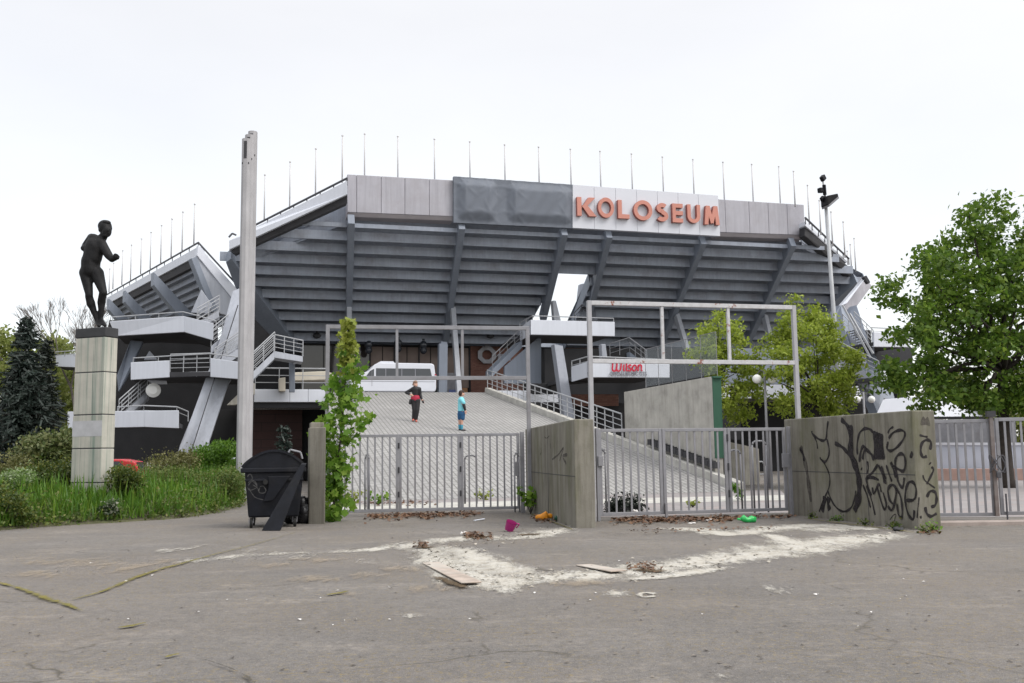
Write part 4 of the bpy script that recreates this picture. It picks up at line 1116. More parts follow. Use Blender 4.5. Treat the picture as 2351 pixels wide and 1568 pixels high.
# first word
S5(G1, [(1120, 680), (1130, 760), (1120, 830)], .045, off=.006); S5(G1, [(1250, 720), (1180, 820), (1110, 890), (1180, 880), (1260, 910)], .05, off=.008)
S5(G1, [(1100, 880), (1130, 1000), (1170, 1100)], .045, off=.010); S5(G1, [(1255, 730), (1300, 830), (1330, 950)], .045, off=.010)
S5(G1, [(1290, 740), (1320, 830), (1345, 900)], .045, off=.012); S5(G1, [(1350, 730), (1390, 850), (1420, 930)], .045, off=.006); S5(G1, [(1310, 830), (1350, 960)], .045, off=.014)
S5(G1, [(1405, 690), (1440, 780), (1470, 880)], .06, off=.008); S5(G1, [(1430, 740), (1500, 780), (1560, 800), (1585, 700), (1560, 600), (1500, 600), (1460, 680), (1470, 800), (1500, 940), (1550, 1000), (1570, 880)], .05, off=.012)
# second word
S5(G1, [(1065, 970), (1110, 1080), (1160, 1250)], .045, off=.005); S5(G1, [(1105, 980), (1170, 1150), (1215, 1340)], .04, off=.007); S5(G1, [(1180, 1000), (1200, 1080), (1260, 960), (1290, 1060)], .045, off=.009)
S5(G1, [(1240, 1000), (1290, 1180), (1330, 1270), (1350, 1200), (1310, 1060)], .045, off=.011); S5(G1, [(1370, 1230), (1420, 1280), (1460, 1150), (1470, 1020), (1420, 970), (1370, 1030), (1390, 1150), (1440, 1210)], .05, off=.013)
S5(G1, [(1460, 1000), (1520, 1100), (1545, 1250), (1540, 1370), (1500, 1330), (1480, 1200)], .045, off=.015)
S5(G1, [(1600, 1160), (1690, 1150), (1720, 1050), (1690, 950), (1630, 940), (1590, 1030), (1585, 1180), (1620, 1330), (1680, 1390), (1695, 1280)], .05, off=.006)
S5(G1, [(1755, 1120), (1740, 1250), (1730, 1380)], .035, off=.004); S5(G1, [(1770, 1350), (1780, 1385)], .05, off=.004)
S5(G1, [(1395, 1400), (1440, 1340), (1470, 1340), (1440, 1440)], .015, off=.004)
pe = (e0, nE)
S5(G1, [(1760, 360), (1810, 375), (1860, 385)], .03, pe); S5(G1, [(1890, 540), (1900, 450), (1850, 420), (1790, 460), (1775, 560), (1800, 630), (1850, 620)], .045, pe)
S5(G1, [(1885, 700), (1895, 715)], .05, pe); S5(G1, [(1905, 750), (1930, 790), (1880, 900), (1850, 960)], .035, pe); S5(G1, [(1800, 850), (1830, 920), (1950, 1010)], .025, pe)
S5(G1, [(1850, 1120), (1890, 1050), (1950, 1060), (1970, 1140), (1950, 1220), (1900, 1240)], .045, pe); S5(G1, [(1830, 1240), (1850, 1320), (1900, 1355), (1970, 1320)], .045, pe, .006)
S5(G2, [(1780, 180), (1830, 200), (1880, 190)], .12, pe)
gt = G1.build('graffiti', M['spray'], t); G2.build('faded_graffiti', M['spray2'], t)
# left pillar
a = gnd(708, 1203); b = gnd(746, 1203); zt_ = ztop(a, 981)
mb = MB(); mb.prism([a-UP*.05, b-UP*.05, b+UP*zt_, a+UP*zt_], V*.40); mb.box((a+b)/2+V*.25+UP*(zt_+.05), .3, .34, .12, U, V, UP)
o = rebase(mb.build('concrete_pillar', M['conc'], None, bevel=.02), (a+b)/2); tag(o, 'square concrete gate pillar between the black bin and the green sapling', 'pillar')

# ================================================================== GATES
def gate_leaf(parent, p, q, z0, z1, nb, post=.07):
    d = (q-p).normalized(); n = Vector((-d.y, d.x, 0))
    lf = MB(); lf.bar(p+UP*z0, p+UP*z1, post, .05, n); lf.bar(q+UP*z0, q+UP*z1, post, .05, n)
    lf.bar(p+UP*(z1-.035)+d*post/2, q+UP*(z1-.035)-d*post/2, .05, .07); lf.bar(p+UP*(z0+.035)+d*post/2, q+UP*(z0+.035)-d*post/2, .05, .07)
    o = lf.build('gate_leaf', M['gate'], parent, bevel=.006)
    for k in range(nb):
        s = (k+1)/(nb+1); c = p.lerp(q, s); mb = MB(); mb.bar(c+UP*(z0+.07), c+UP*(z1-.07), .042, .02, n)
        mb.build('bar', M['gate'], o)
    return o
def hoop(parent, p, d, h0, h1, w, name='handle'):
    mb = MB(); r = .09
    mb.path([p+UP*h0, p+UP*(h1-r), p+UP*(h1-r*.3)+d*r*.3, p+UP*h1+d*r, p+UP*h1+d*(w-r), p+UP*(h1-r*.3)+d*(w-r*.3), p+UP*(h1-r)+d*w, p+UP*h0+d*w], .022)
    return mb.build(name, M['gate'], parent, True)
# left gate
ga = gnd(748, 1188); gb_ = gnd(1206, 1177)
zt1 = ztop(on_line(ga, gb_, 1100), 995)
t = thing('barred_gate', ga, 'grey steel bar gate between the green sapling and the middle concrete wall', 'gate')
xs = [757, 915, 1057, 1193]; nbs = [8, 7, 7]
for k in range(3):
    p = on_line(ga, gb_, xs[k]+(3.5 if k else 0)); q = on_line(ga, gb_, xs[k+1]-3.5)
    gate_leaf(t, p, q, .10, zt1, nbs[k])
dL_ = (gb_-ga).normalized(); nL_ = Vector((dL_.y, -dL_.x, 0))
pe_ = on_line(ga, gb_, 1199); mb = MB(); mb.bar(pe_, pe_+UP*(zt1+.03), .10, .10, nL_); mb.build('post', M['gate'], t, bevel=.006)
hoop(t, on_line(ga, gb_, 1068)-nL_*.12, dL_, .25, 1.45, .30)
hoop(t, on_line(ga, gb_, 1180)+nL_*.05, dL_, .02, 1.5, .12, 'drop_bolt')
mb = MB(); mb.box(on_line(ga, gb_, 1184)+UP*1.1+nL_*.05, .10, .06, .35, dL_, nL_, UP); mb.build('lock_box', M['gate'], t, bevel=.006)
hoop(t, on_line(ga, gb_, 838)-nL_*.1, dL_, .1, 1.5, .10, 'drop_bolt')
for u in (915, 1057):
    for z in (.45, 1.05, 1.65):
        mb = MB(); c = on_line(ga, gb_, u); mb.tube(c+UP*z+nL_*.03, c+UP*(z+.14)+nL_*.03, .022); mb.build('hinge', M['soffit'], t)
# right gate
gc = gnd(1366, 1197); gd = gnd(1822, 1183); zt2 = ztop(on_line(gc, gd, 1600), 983)
t = thing('barred_gate', gc, 'grey steel bar gate between the middle concrete wall and the long graffiti wall', 'gate')
xs = [1378, 1521, 1671, 1806]; nbs = [7, 7, 7]
dR_ = (gd-gc).normalized(); nR_ = Vector((dR_.y, -dR_.x, 0))
for k in range(3):
    p = on_line(gc, gd, xs[k]+(4 if k else 0)); q = on_line(gc, gd, xs[k+1]-4); gate_leaf(t, p, q, .11, zt2, nbs[k])
for u in (1372, 1813):
    p = on_line(gc, gd, u); mb = MB(); mb.bar(p, p+UP*(zt2+.02), .07, .09, nR_); mb.build('post', M['gate'], t, bevel=.006)
p = on_line(gc, gd, 1524); mb = MB(); mb.bar(p+nR_*.06-UP*.0, p+nR_*.06+UP*.35, .05, .05, nR_); mb.build('ground_stop', M['gate'], t)
hoop(t, on_line(gc, gd, 1384)-nR_*.12, dR_, .1, 1.55, .10, 'drop_bolt'); hoop(t, on_line(gc, gd, 1680)-nR_*.12, dR_, .15, 1.5, .28); hoop(t, on_line(gc, gd, 1752)-nR_*.5, dR_, .05, 1.7, .35)
mb = MB(); mb.box(on_line(gc, gd, 1801)+UP*1.25+nR_*.06, .16, .07, .32, dR_, nR_, UP); mb.build('lock_box', M['gate'], t, bevel=.006)
mb = MB(); mb.box(on_line(gc, gd, 1377)+UP*1.3+nR_*.05, .12, .07, .22, dR_, nR_, UP); mb.build('lock_box', M['gate'], t, bevel=.006)
for u in (1671,):
    for z in (.45, 1.05, 1.7):
        mb = MB(); c = on_line(gc, gd, u); mb.tube(c+UP*z+nR_*.03, c+UP*(z+.16)+nR_*.03, .022); mb.build('hinge', M['soffit'], t)
# far right gate
gf = gnd(2150, 1197); gg = gnd(2420, 1195); zt3 = ztop(on_line(gf, gg, 2200), 963); dF = (gg-gf).normalized(); nF = Vector((dF.y, -dF.x, 0))
t = thing('barred_gate', gf, 'grey steel bar gate right of the graffiti wall, its leaves chained together', 'gate')
gate_leaf(t, on_line(gf, gg, 2143), on_line(gf, gg, 2276), .10, zt3, 6); gate_leaf(t, on_line(gf, gg, 2294), on_line(gf, gg, 2425), .12, zt3+.02, 6)
p = on_line(gf, gg, 2279)+nF*.07; mb = MB(); mb.bar(p+UP*.1, p+UP*(zt3+.05), .07, .06, nF); mb.build('rusty_post', surf('rusty_steel', (.17, .15, .145), .7, .2, 6, dirt=(.13, .06, .03), dirt_amt=.8), t)
mb = MB(); mb.box(p+UP*(zt3+.10), .17, .1, .12, dF, nF, UP); mb.build('cap_plate', M['soffit'], t)
mb = MB()
c = on_line(gf, gg, 2284)+nF*.14+UP*1.15
for k in range(26):
    an = k*.55; q = c+dF*(.16*math.sin(an*.9))+UP*(.18*math.cos(an*1.3))+nF*(.02*math.sin(k))
    if k: mb.tube(pq, q, .011, n=5)
    pq = q
mb.build('chain', M['raild'], t); mb = MB(); mb.box(c-UP*.22+nF*.03, .09, .05, .12, dF, nF, UP); mb.build('padlock', M['raild'], t, bevel=.01)
mb = MB(); q = on_line(gf, gg, 2302)+nF*.06; mb.tube(q-UP*.0, q+UP*.55, .018); mb.build('drop_bolt', M['raild'], t)
mb = MB(); e_ = gnd(2148, 1208, .0); f_ = gnd(2520, 1203, .0); mb.bar(e_+UP*.02+V*.25, f_+UP*.02+V*.25, .45, .10)
tag(mb.build('threshold', M['thresh'], None, bevel=.01), kind='structure')

# ================================================================== OVERHEAD SIGN FRAMES
def frame(label, pa, pb, ua, ub, ztop_v, zlow_v, ups, mat, low_u, post_low=(0, 0), name='steel_frame'):
    t = thing(name, pa, label, 'frame'); d = (pb-pa).normalized(); n = Vector((-d.y, d.x, 0)); w = .095
    zt_ = ztop(pa, ztop_v[0]), ztop(pb, ztop_v[1]); zl = ztop(pa, zlow_v[0]), ztop(pb, zlow_v[1])
    zt_ = [(zt_[0]+zt_[1])/2]*2 if abs(zt_[0]-zt_[1]) < .25 else zt_; zl = [(zl[0]+zl[1])/2]*2 if abs(zl[0]-zl[1]) < .25 else zl
    for p, z, lo in ((pa, zt_[0], post_low[0]), (pb, zt_[1], post_low[1])):
        mb = MB(); mb.bar(p+UP*lo, p+UP*z, w, w, n); mb.build('post', M['fpost' if mat == 'rust' else mat], t, bevel=.006)
    for z0, z1 in (zt_, zl):
        mb = MB(); mb.bar(pa+UP*(z0-w/2)+d*w/2, pb+UP*(z1-w/2)-d*w/2, w*.96, w); mb.build('beam', M[mat], t, bevel=.006)
    for u in ups:
        c = on_line(pa, pb, u, 4.2); s = (c-pa).length/(pb-pa).length
        mb = MB(); mb.bar(c+UP*(zl[0]+(zl[1]-zl[0])*s), c+UP*(zt_[0]+(zt_[1]-zt_[0])*s-w), w*.7, w*.7, n); mb.build('upright', M[mat], t, bevel=.004)
    return t
fa = on_line(ga, gb_, 751, 3)-nL_*.05+Vector((0, 0, 0)); fb = on_line(ga, gb_, 1213, 3)-nL_*.02
frame('tall empty grey steel sign frame standing over the left gate', fa, fb, 0, 0, (743, 752), (862, 865), (911, 1061), 'gate', None, (0, .55))
fc = on_line(gc, gd, 1354, 3)+nR_*.05; fd = on_line(gc, gd, 1826, 3)+nR_*.05
frame('tall empty white steel sign frame with rust patches over the right gate', fc, fd, 0, 0, (689, 703), (824, 828), (1520, 1672), 'rust', None, (0, 1.0))
# ================================================================== PYLON
pb0 = at(562, 1075, 34); zb_ = max(0, pb0.z); 
t = thing('concrete_pylon', (pb0.x, pb0.y, 0), 'tall slim pale concrete pylon of three joined shafts behind the black bin', 'pylon')
D_ = 34
for k, (uo, vt, do) in enumerate(((560.5, 320, -.20), (567.5, 311, 0.02), (574.5, 303, .24))):
    c = at(uo, 650, D_+do); c = Vector((c.x, c.y, 0)); zt_ = ztop(c, vt)
    mb = MB(); R_ = .165
    octo = [c+Vector((math.cos(PI/8+j*PI/4)*R_, math.sin(PI/8+j*PI/4)*R_, 0)) for j in range(8)]
    hb = .985
    for j in range(8):
        p, q = octo[j], octo[(j+1) % 8]; mb.face([p, q, q+UP*zt_, p+UP*zt_])
        pi, qi = c+(p-c)*.6, c+(q-c)*.6
        mb.face([p+UP*zt_, q+UP*zt_, qi+UP*zt_, pi+UP*zt_]); mb.face([qi+UP*zt_, qi+UP*(zt_-1.), pi+UP*(zt_-1.), pi+UP*zt_])
    sh = mb.build('shaft', M['conc_pole'], t)
    mb = MB(); mb.box(c+Vector((.0, -R_*.93, zt_-.42)), .10, .03, .62); mb.box(c+UP*(zt_-.9), .25, .25, .06); mb.build('slot', M['soffit'], sh)

# ================================================================== PLINTH AND STATUE
DS = 26.0
c0 = at(166, 1128, DS); c1 = at(240, 1128, DS-.75); c2 = at(267, 1128, DS+.1)
# plinth corners from the picture: left face a-b, right face b-c
pa_ = at(174, 775, DS); pb2 = at(241, 775, DS-.35); pc_ = at(270.5, 775, DS+.05)
pa_, pb2, pc_ = [Vector((p.x, p.y, 0)) for p in (pa_, pb2, pc_)]
ex = (pa_-pb2); ey = (pc_-pb2); 
t = thing('statue_plinth', pb2.lerp(pa_, .5)+ey*.5, 'tall square plinth of pale concrete blocks with green copper stains under the bronze statue', 'plinth')
def sq(s): 
    cen = pb2+ex*.5+ey*.5
    return [cen+(p-cen)*s for p in (pa_, pb2, pc_, pa_+ey)]
zs = [0.0]+[ztop(pb2, v) for v in (1108, 1029, 951, 853, 772)]
for k in range(5):
    mb = MB(); base = [p+UP*(zs[k]+.012) for p in sq(1.0)]; mb.prism(base, UP*(zs[k+1]-zs[k]-.024)); mb.build('block', M['plinthg'], t, bevel=.015)
mb = MB(); mb.prism([p for p in sq(.97)], UP*zs[-1]); mb.build('core', M['soffit'], t)
mb = MB(); mb.prism([p+UP*zs[-1] for p in sq(1.03)], UP*(ztop(pb2, 750)-zs[-1]-.0)); mb.build('cap_slab', M['stonecap'], t, bevel=.02)
# pale whitewashed band
mb = MB(); zb1, zb2 = ztop(pb2, 1001), ztop(pb2, 965); nA = wplane(pa_, pb2)
mb.prism([pa_+UP*zb1+nA*.004, pb2+UP*zb1+nA*.004, pb2+UP*zb2+nA*.004, pa_+UP*zb2+nA*.004], -nA*.002); mb.build('painted_band', surf('pale_paint_patch', (.42, .42, .44), .8, .1, 5), t)
ZC = ztop(pb2, 750)
def zs2(x, y): return (163.3+x*.17194, 490+y*.17194)
def SJ(x, y, d=0.): return at(*zs2(x, y), DS-.05+d)
KS = .17194*DS/2250
st = thing('statue', SJ(400, 1510), 'dark bronze statue of a bare standing athlete with joined hands on the tall plinth', 'statue')
mb = MB()
def C(p, q, r0, r1): mb.cap(p, q, r0*KS, r1*KS)
head = SJ(458, 190); chin = SJ(450, 290, -.05)
mb.sphere(head, 86*KS, 96*KS, 98*KS); mb.sphere(SJ(476, 240, -.06), 62*KS, 72*KS, 84*KS); mb.sphere(SJ(462, 300, -.10), 38*KS, 40*KS, 26*KS); mb.sphere(SJ(493, 225, -.17), 14*KS, 22*KS, 22*KS); mb.sphere(SJ(385, 210, -.0), 16*KS, 16*KS, 24*KS); mb.sphere(SJ(540, 205, 0), 13*KS, 14*KS, 22*KS)
mb.sphere(SJ(488, 205, -.15), 40*KS, 20*KS, 10*KS); mb.sphere(SJ(486, 265, -.15), 22*KS, 14*KS, 7*KS)
C(SJ(445, 280), SJ(390, 370, .04), 55, 66)
C(SJ(300, 340), SJ(400, 400, -.05), 72, 72); C(SJ(315, 430), SJ(268, 640), 124, 122); C(SJ(345, 460, -.05), SJ(312, 600, -.05), 98, 96)
C(SJ(262, 640), SJ(258, 760), 126, 122); C(SJ(205, 760), SJ(320, 770), 85, 90)
C(SJ(275, 325, .05), SJ(190, 430, .10), 60, 48); C(SJ(190, 440, .1), SJ(165, 465, -.05), 46, 40); C(SJ(172, 462, 0), SJ(225, 520, .30), 42, 30)
C(SJ(400, 400, -.08), SJ(500, 560, -.16), 70, 56); C(SJ(500, 560, -.16), SJ(545, 612, -.2), 56, 44); C(SJ(545, 610, -.2), SJ(610, 590, -.33), 44, 32)
for k in range(4): C(SJ(600+k*4, 565+k*11, -.34), SJ(640-k*3, 575+k*12, -.40), 13, 11)
C(SJ(590, 560, -.34), SJ(615, 585, -.38), 30, 28); C(SJ(585, 545, -.36), SJ(620, 550, -.42), 14, 12)
C(SJ(195, 790), SJ(242, 1090, -.08), 88, 50); C(SJ(235, 1100, -.07), SJ(265, 1210, .0), 50, 58); C(SJ(262, 1190, .02), SJ(345, 1430, .06), 56, 27); C(SJ(345, 1450, .06), SJ(372, 1500, -.16), 30, 24)
C(SJ(345, 800), SJ(432, 1060, -.1), 92, 50); C(SJ(420, 1075, -.08), SJ(405, 1190, .02), 50, 56); C(SJ(405, 1180, .02), SJ(400, 1400, .05), 54, 28); C(SJ(402, 1420, .05), SJ(450, 1495, -.15), 30, 26)
body = fuse(mb, 'figure', M['bronze'], st, .022, 4)
mb = MB(); mb.sphere(SJ(450, 172, .03), 92*KS, 97*KS, 88*KS); mb.sphere(SJ(400, 215, .05), 36*KS, 50*KS, 50*KS); mb.sphere(SJ(470, 125, -.06), 62*KS, 60*KS, 36*KS); fuse(mb, 'hair', M['bronze'], st, .022, 1)

# ================================================================== RUBBISH BIN
c = at(628, 1203, 21.0); c = Vector((c.x, c.y, 0)); rot = math.radians(14)
bx = Vector((math.cos(rot), math.sin(rot), 0)); by = Vector((-math.sin(rot), math.cos(rot), 0))
def B(x, y, z): return c+bx*x+by*y+UP*z
t = thing('rubbish_bin', c, 'large black wheeled plastic rubbish container with a domed lid beside the concrete pillar', 'bin')
H0, H1 = .22, 1.18; LEN = 1.05
mb = MB()
bot = [(-.50, 0), (.50, 0)]; top = [(-.60, -.06), (.60, -.06)]
mb.add([B(-.52, .02, H0), B(.52, .02, H0), B(.52, LEN, H0), B(-.52, LEN, H0), B(-.61, -.05, H1), B(.61, -.05, H1), B(.61, LEN+.07, H1), B(-.61, LEN+.07, H1)], [(0, 3, 2, 1), (4, 5, 6, 7), (0, 1, 5, 4), (1, 2, 6, 5), (2, 3, 7, 6), (3, 0, 4, 7)])
body = mb.build('container', M['black'], t, bevel=.04)
mb = MB(); mb.prism([B(-.69, -.10, H1-.02), B(.66, -.10, H1-.02), B(.66, LEN+.1, H1-.02), B(-.69, LEN+.1, H1-.02)], UP*.10); mb.build('rim', M['black'], t, bevel=.02)
mb = MB(); mb.prism([B(-.60, -.07, H1-.20), B(.60, -.07, H1-.20), B(.60, -.02, H1-.20), B(-.60, -.02, H1-.20)], UP*.05); mb.build('rib', M['black'], body, bevel=.01)
# dome lid
n_ = 16; prof = [(-.665+1.31*k/n_, H1+.085+.34*math.sin(PI*k/n_)**.8) for k in range(n_+1)]
mb = MB(); mb.prism([B(x, -.04, z) for x, z in prof]+[B(.645, -.04, H1+.06), B(-.665, -.04, H1+.06)], by*(LEN+.08)); lid = mb.build('lid', M['black'], t, bevel=.012)
mb = MB()
for (x0, z0), (x1, z1) in zip(prof, prof[1:]): mb.bar(B(x0, -.055, z0+.015), B(x1, -.055, z1+.015), .05, .035, by)
mb.build('lid_edge', M['black'], lid)
mb = MB(); hp = [B(.30, LEN*.6, H1+.40), B(.34, LEN*.6, H1+.46), B(.56, LEN*.6, H1+.40), B(.60, LEN*.6, H1+.26)]; mb.path(hp, .022); mb.build('lid_handle', M['gate'], lid)
# raised triangular shoulder on the end face
mb = MB(); fz = lambda x, z: B(x, -.02-.055*(z-H0)/(H1-H0)-.012+.02*0, z)
mb.prism([fz(-.13, H1-.1), fz(.33, H1-.1), fz(-.02, H0+.35), fz(-.22, H0+.33), fz(-.12, H0+.6)], -by*.035); mb.build('shoulder_panel', M['black'], body, bevel=.012)
mb = MB(); q = fz(-.18, H1-.22); mb.tube(q+by*.04, q-by*.10, .055, .05, 12); mb.build('trunnion', M['rubber'], body)
for x, y in ((-.46, .12), (.44, .14), (-.42, LEN-.1), (.42, LEN-.1)):
    mb = MB(); ctr = B(x, y, .105); mb.tube(ctr-bx*.03, ctr+bx*.03, .105, .105, 16); w = mb.build('wheel', M['rubber'], t, bevel=.012)
    mb = MB(); mb.tube(ctr-bx*.034, ctr+bx*.034, .055, .055, 12); mb.build('hub', M['gate'], w)
    mb = MB(); mb.bar(ctr+UP*.0-bx*.045, B(x, y, H0+.02)-bx*.045, .012, .06, by); mb.bar(ctr+bx*.045, B(x, y, H0+.02)+bx*.045, .012, .06, by); mb.build('fork', M['gate'], w)
# scratched tag
mb = MB(); nB = -by; pB = fz(0, .6)
def zb(x, y): return ((640+x/5.226)*.8167, (1200+y/5.226)*.8167)
for pts in ([(290, 730), (330, 690), (360, 760), (300, 820)], [(300, 860), (360, 800), (430, 880), (330, 930), (290, 890)], [(310, 900), (350, 970), (380, 1010)], [(380, 1020), (440, 1050), (520, 1070)], [(470, 880), (520, 870), (560, 930), (530, 970), (460, 960), (470, 890)], [(340, 780), (400, 800), (430, 860)], [(370, 850), (440, 900), (450, 940)]):
    stroke(mb, [zb(*p) for p in pts], .012, pB-by*.03, nB, .006)
mb.build('scratched_tag', M['scratch'], body)
# leaning board
pt = at(702, 1066, 20.6); p0 = at(600, 1203, 20.15); p1 = at(643, 1206, 20.1); p0.z = .0; p1.z = .0
pt2 = at(690, 1066, 20.65)
mb = MB(); mb.prism([p0, p1, pt, pt2], Vector((.01, .06, .03))); o = rebase(mb.build('leaning_board', M['black'], None, bevel=.012), p0); tag(o, 'tapering black plastic board leaning against the front of the bin', 'board')
# rubbish bags
for k, (u, v, w_, h_, lab) in enumerate(((668, 1203, .27, .50, 'crumpled black rubbish bag on the ground between the leaning board and the pillar'), (696, 1203, .2, .62, 'taller black rubbish bag pressed against the concrete pillar'))):
    cc = gnd(u, v); mb = MB()
    for j in range(9):
        an = random.random()*6.28; mb.sphere(cc+Vector((math.cos(an)*w_*.45, math.sin(an)*w_*.4+.2, h_*random.uniform(.3, .75))), w_*random.uniform(.45, .7), None, h_*random.uniform(.2, .42), n=9, m=6)
    mb.sphere(cc+Vector((0, .2, h_*.3)), w_, w_, h_*.35)
    o = thing('rubbish_bag', cc, lab, 'rubbish bag', 'black bags by the bin'); fuse(mb, 'sack', surf('bag_film', (.012, .012, .014), .25, .2, 9, bmp=.6, fine=14), o, .03, 1)

# ================================================================== VAN
VD = 60.0; vz = ZP
vb0 = at(802, 900, VD); vb1 = at(1012, 900, VD)
vd = U.copy(); vlen = (vb1-vb0).dot(vd)
vo = Vector((vb0.x, vb0.y, vz)); vh = ztop(vo+vd*vlen*.6, 832)-vz
t = thing('minibus', vo+vd*vlen*.5, 'white high roof minibus parked under the stand at the top of the ramp', 'van')
def VP(x, y, z): return vo+vd*x+V*y+UP*z
L_ = vlen; W_ = 2.0
sil = [(0.0, .45), (-.05, .95), (.55, 1.20), (1.15, vh-.55), (1.55, vh-.12), (1.9, vh-.02), (L_-.3, vh-.04), (L_-.12, vh-.12), (L_, .9), (L_, .30), (L_-.1, .16), (.1, .16)]
mb = MB(); mb.prism([VP(x, 0, z) for x, z in sil], V*W_); bod = mb.build('body', M['vanw'], t, bevel=.06)
mb = MB(); mb.prism([VP(1.62, -.012, vh-.92), VP(1.62, -.012, vh-.38), VP(L_-.38, -.012, vh-.38), VP(L_-.26, -.012, vh-.92)], V*.02); mb.build('window', M['glassd'], t)
mb = MB(); mb.prism([VP(.85, -.012, vh-1.1), VP(1.25, -.012, vh-.55), VP(1.5, -.012, vh-.42), VP(1.5, -.012, vh-1.1)], V*.02); mb.build('window', M['glassd'], t)
mb = MB()
for x in (2.2, 3.2, 4.05): mb.prism([VP(x, -.018, vh-.93), VP(x+.05, -.018, vh-.93), VP(x+.05, -.018, vh-.37), VP(x, -.018, vh-.37)], V*.004)
for z in (.78, 1.02): mb.prism([VP(.3, -.014, z), VP(L_-.1, -.014, z), VP(L_-.1, -.014, z+.02), VP(.3, -.014, z+.02)], V*.004)
mb.prism([VP(1.36, -.014, .5), VP(1.38, -.014, .5), VP(1.38, -.014, vh-.5), VP(1.36, -.014, vh-.5)], V*.004)
mb.build('panel_seam', M['wgrey'], bod)
mb = MB(); mb.prism([VP(1.7, .3, vh-.05), VP(1.95, .3, vh+.09), VP(2.75, .3, vh+.09), VP(2.85, .3, vh-.05)], V*1.2); mb.build('roof_vent', M['vanw'], bod, bevel=.03)
for z, m__ in ((.98, 'red'), (1.08, 'white_paint'), (1.18, 'red')):
    mb = MB(); mb.prism([VP(L_-.10, -.02, z), VP(L_+.01, -.02, z), VP(L_+.01, -.02, z+.09), VP(L_-.10, -.02, z+.09)], V*.03); mb.build('tail_lamp', M[m__], t)
for x in (.85, L_-1.05):
    mb = MB(); q = VP(x, .12, .34); mb.tube(q-V*.1, q+V*.1, .34, .34, 20); w = mb.build('wheel', M['rubber'], t); mb = MB(); mb.tube(q-V*.11, q-V*.09, .2, .2, 14); mb.build('rim', M['chrome'], w)
mb = MB(); mb.box(VP(.02, .25, .80), .06, .3, .18, vd, V, UP); mb.build('headlight', M['glassd'], t)

# ================================================================== CARS
def car(name, label, pos, d, mat, wagon=False, group=None):
    t = thing(name, pos, label, 'car', group); d = Vector(d).normalized(); n = Vector((-d.y, d.x, 0)); o = Vector(pos)
    Q = lambda x, y, z: o+d*x+n*y+UP*z
    L = 4.0; hw = .82; rear = .35 if wagon else .55
    low = [(0, .35), (0, .72), (.12, .86), (1.0, .95), (L-.15, .98), (L, .75), (L, .35)]
    mb = MB(); mb.prism([Q(x, -hw, z) for x, z in low], n*2*hw); b = mb.build('body', M[mat], t, bevel=.05)
    cab = [(.95, .93), (1.65, 1.42), (2.0, 1.48), (L-.9, 1.47), (L-rear, 1.36), (L-.12, .95)]
    mb = MB(); mb.prism([Q(x, -hw+.13, z) for x, z in cab], n*(2*hw-.26)); mb.build('cabin', M[mat], t, bevel=.06)
    for y in (-hw+.125, hw-.135):
        mb = MB(); mb.prism([Q(x, y, z) for x, z in ((1.15, .98), (1.72, 1.38), (2.28, 1.40), (2.28, .98))], n*.012); mb.build('window', M['glassd'], t)
        mb = MB(); mb.prism([Q(x, y, z) for x, z in ((2.36, .98), (2.36, 1.40), (L-.95, 1.38), (L-.55, .98))], n*.012); mb.build('window', M['glassd'], t)
    mb = MB(); mb.prism([Q(1.02, -hw+.2, 1.0), Q(1.02, hw-.2, 1.0), Q(1.60, hw-.24, 1.40), Q(1.60, -hw+.24, 1.40)], -d*.02+UP*.02); mb.build('windscreen', M['glassd'], t)
    mb = MB(); mb.prism([Q(L-.13, -hw+.22, 1.02), Q(L-.13, hw-.22, 1.02), Q(L-rear+.02, hw-.24, 1.34), Q(L-rear+.02, -hw+.24, 1.34)], d*.03); mb.build('rear_window', M['glassd'], t)
    for x in (.75, L-.8):
        for y in (-hw+.08, hw-.08):
            mb = MB(); c = Q(x, y, .31); mb.tube(c-n*.09, c+n*.09, .31, .31, 18); w = mb.build('wheel', M['rubber'], t); mb = MB(); mb.tube(c-n*.095, c+n*.095, .19, .19, 12); mb.build('rim', M['chrome'], w)
    for y in (-hw+.2, hw-.2):
        mb = MB(); mb.box(Q(.03, y, .72), .08, .28, .12, d, n, UP); mb.build('headlight', M['glassd'], t)
        mb = MB(); mb.box(Q(L-.0, y, .80), .06, .2, .22, d, n, UP); mb.build('tail_lamp', M['red'], t)
    return t
def carpos(u, D): p = at(u, 1050, D); return Vector((p.x, p.y, 0))
car('parked_car', 'red hatchback roof showing above the shrubs right of the statue plinth', carpos(318, 40)+Vector((-3.6, -.4, 0)), (1, .12, 0), 'redcar', True)
car('parked_car', 'silver car half hidden behind the olive shrubs left of the pylon', carpos(384, 43), (1, .25, 0), 'silver')
car('parked_car', 'white car roof showing above the hedge left of the statue plinth', carpos(46, 44), (1, .05, 0), 'whitecar', True)
car('parked_car', 'white car behind the far right gate above the pale blue wall', carpos(2150, 49), (.98, .2, 0), 'whitecar', False)
car('parked_car', 'dark red car behind the pale blue wall at the right gate', carpos(2235, 54), (1, .1, 0), 'redcar')

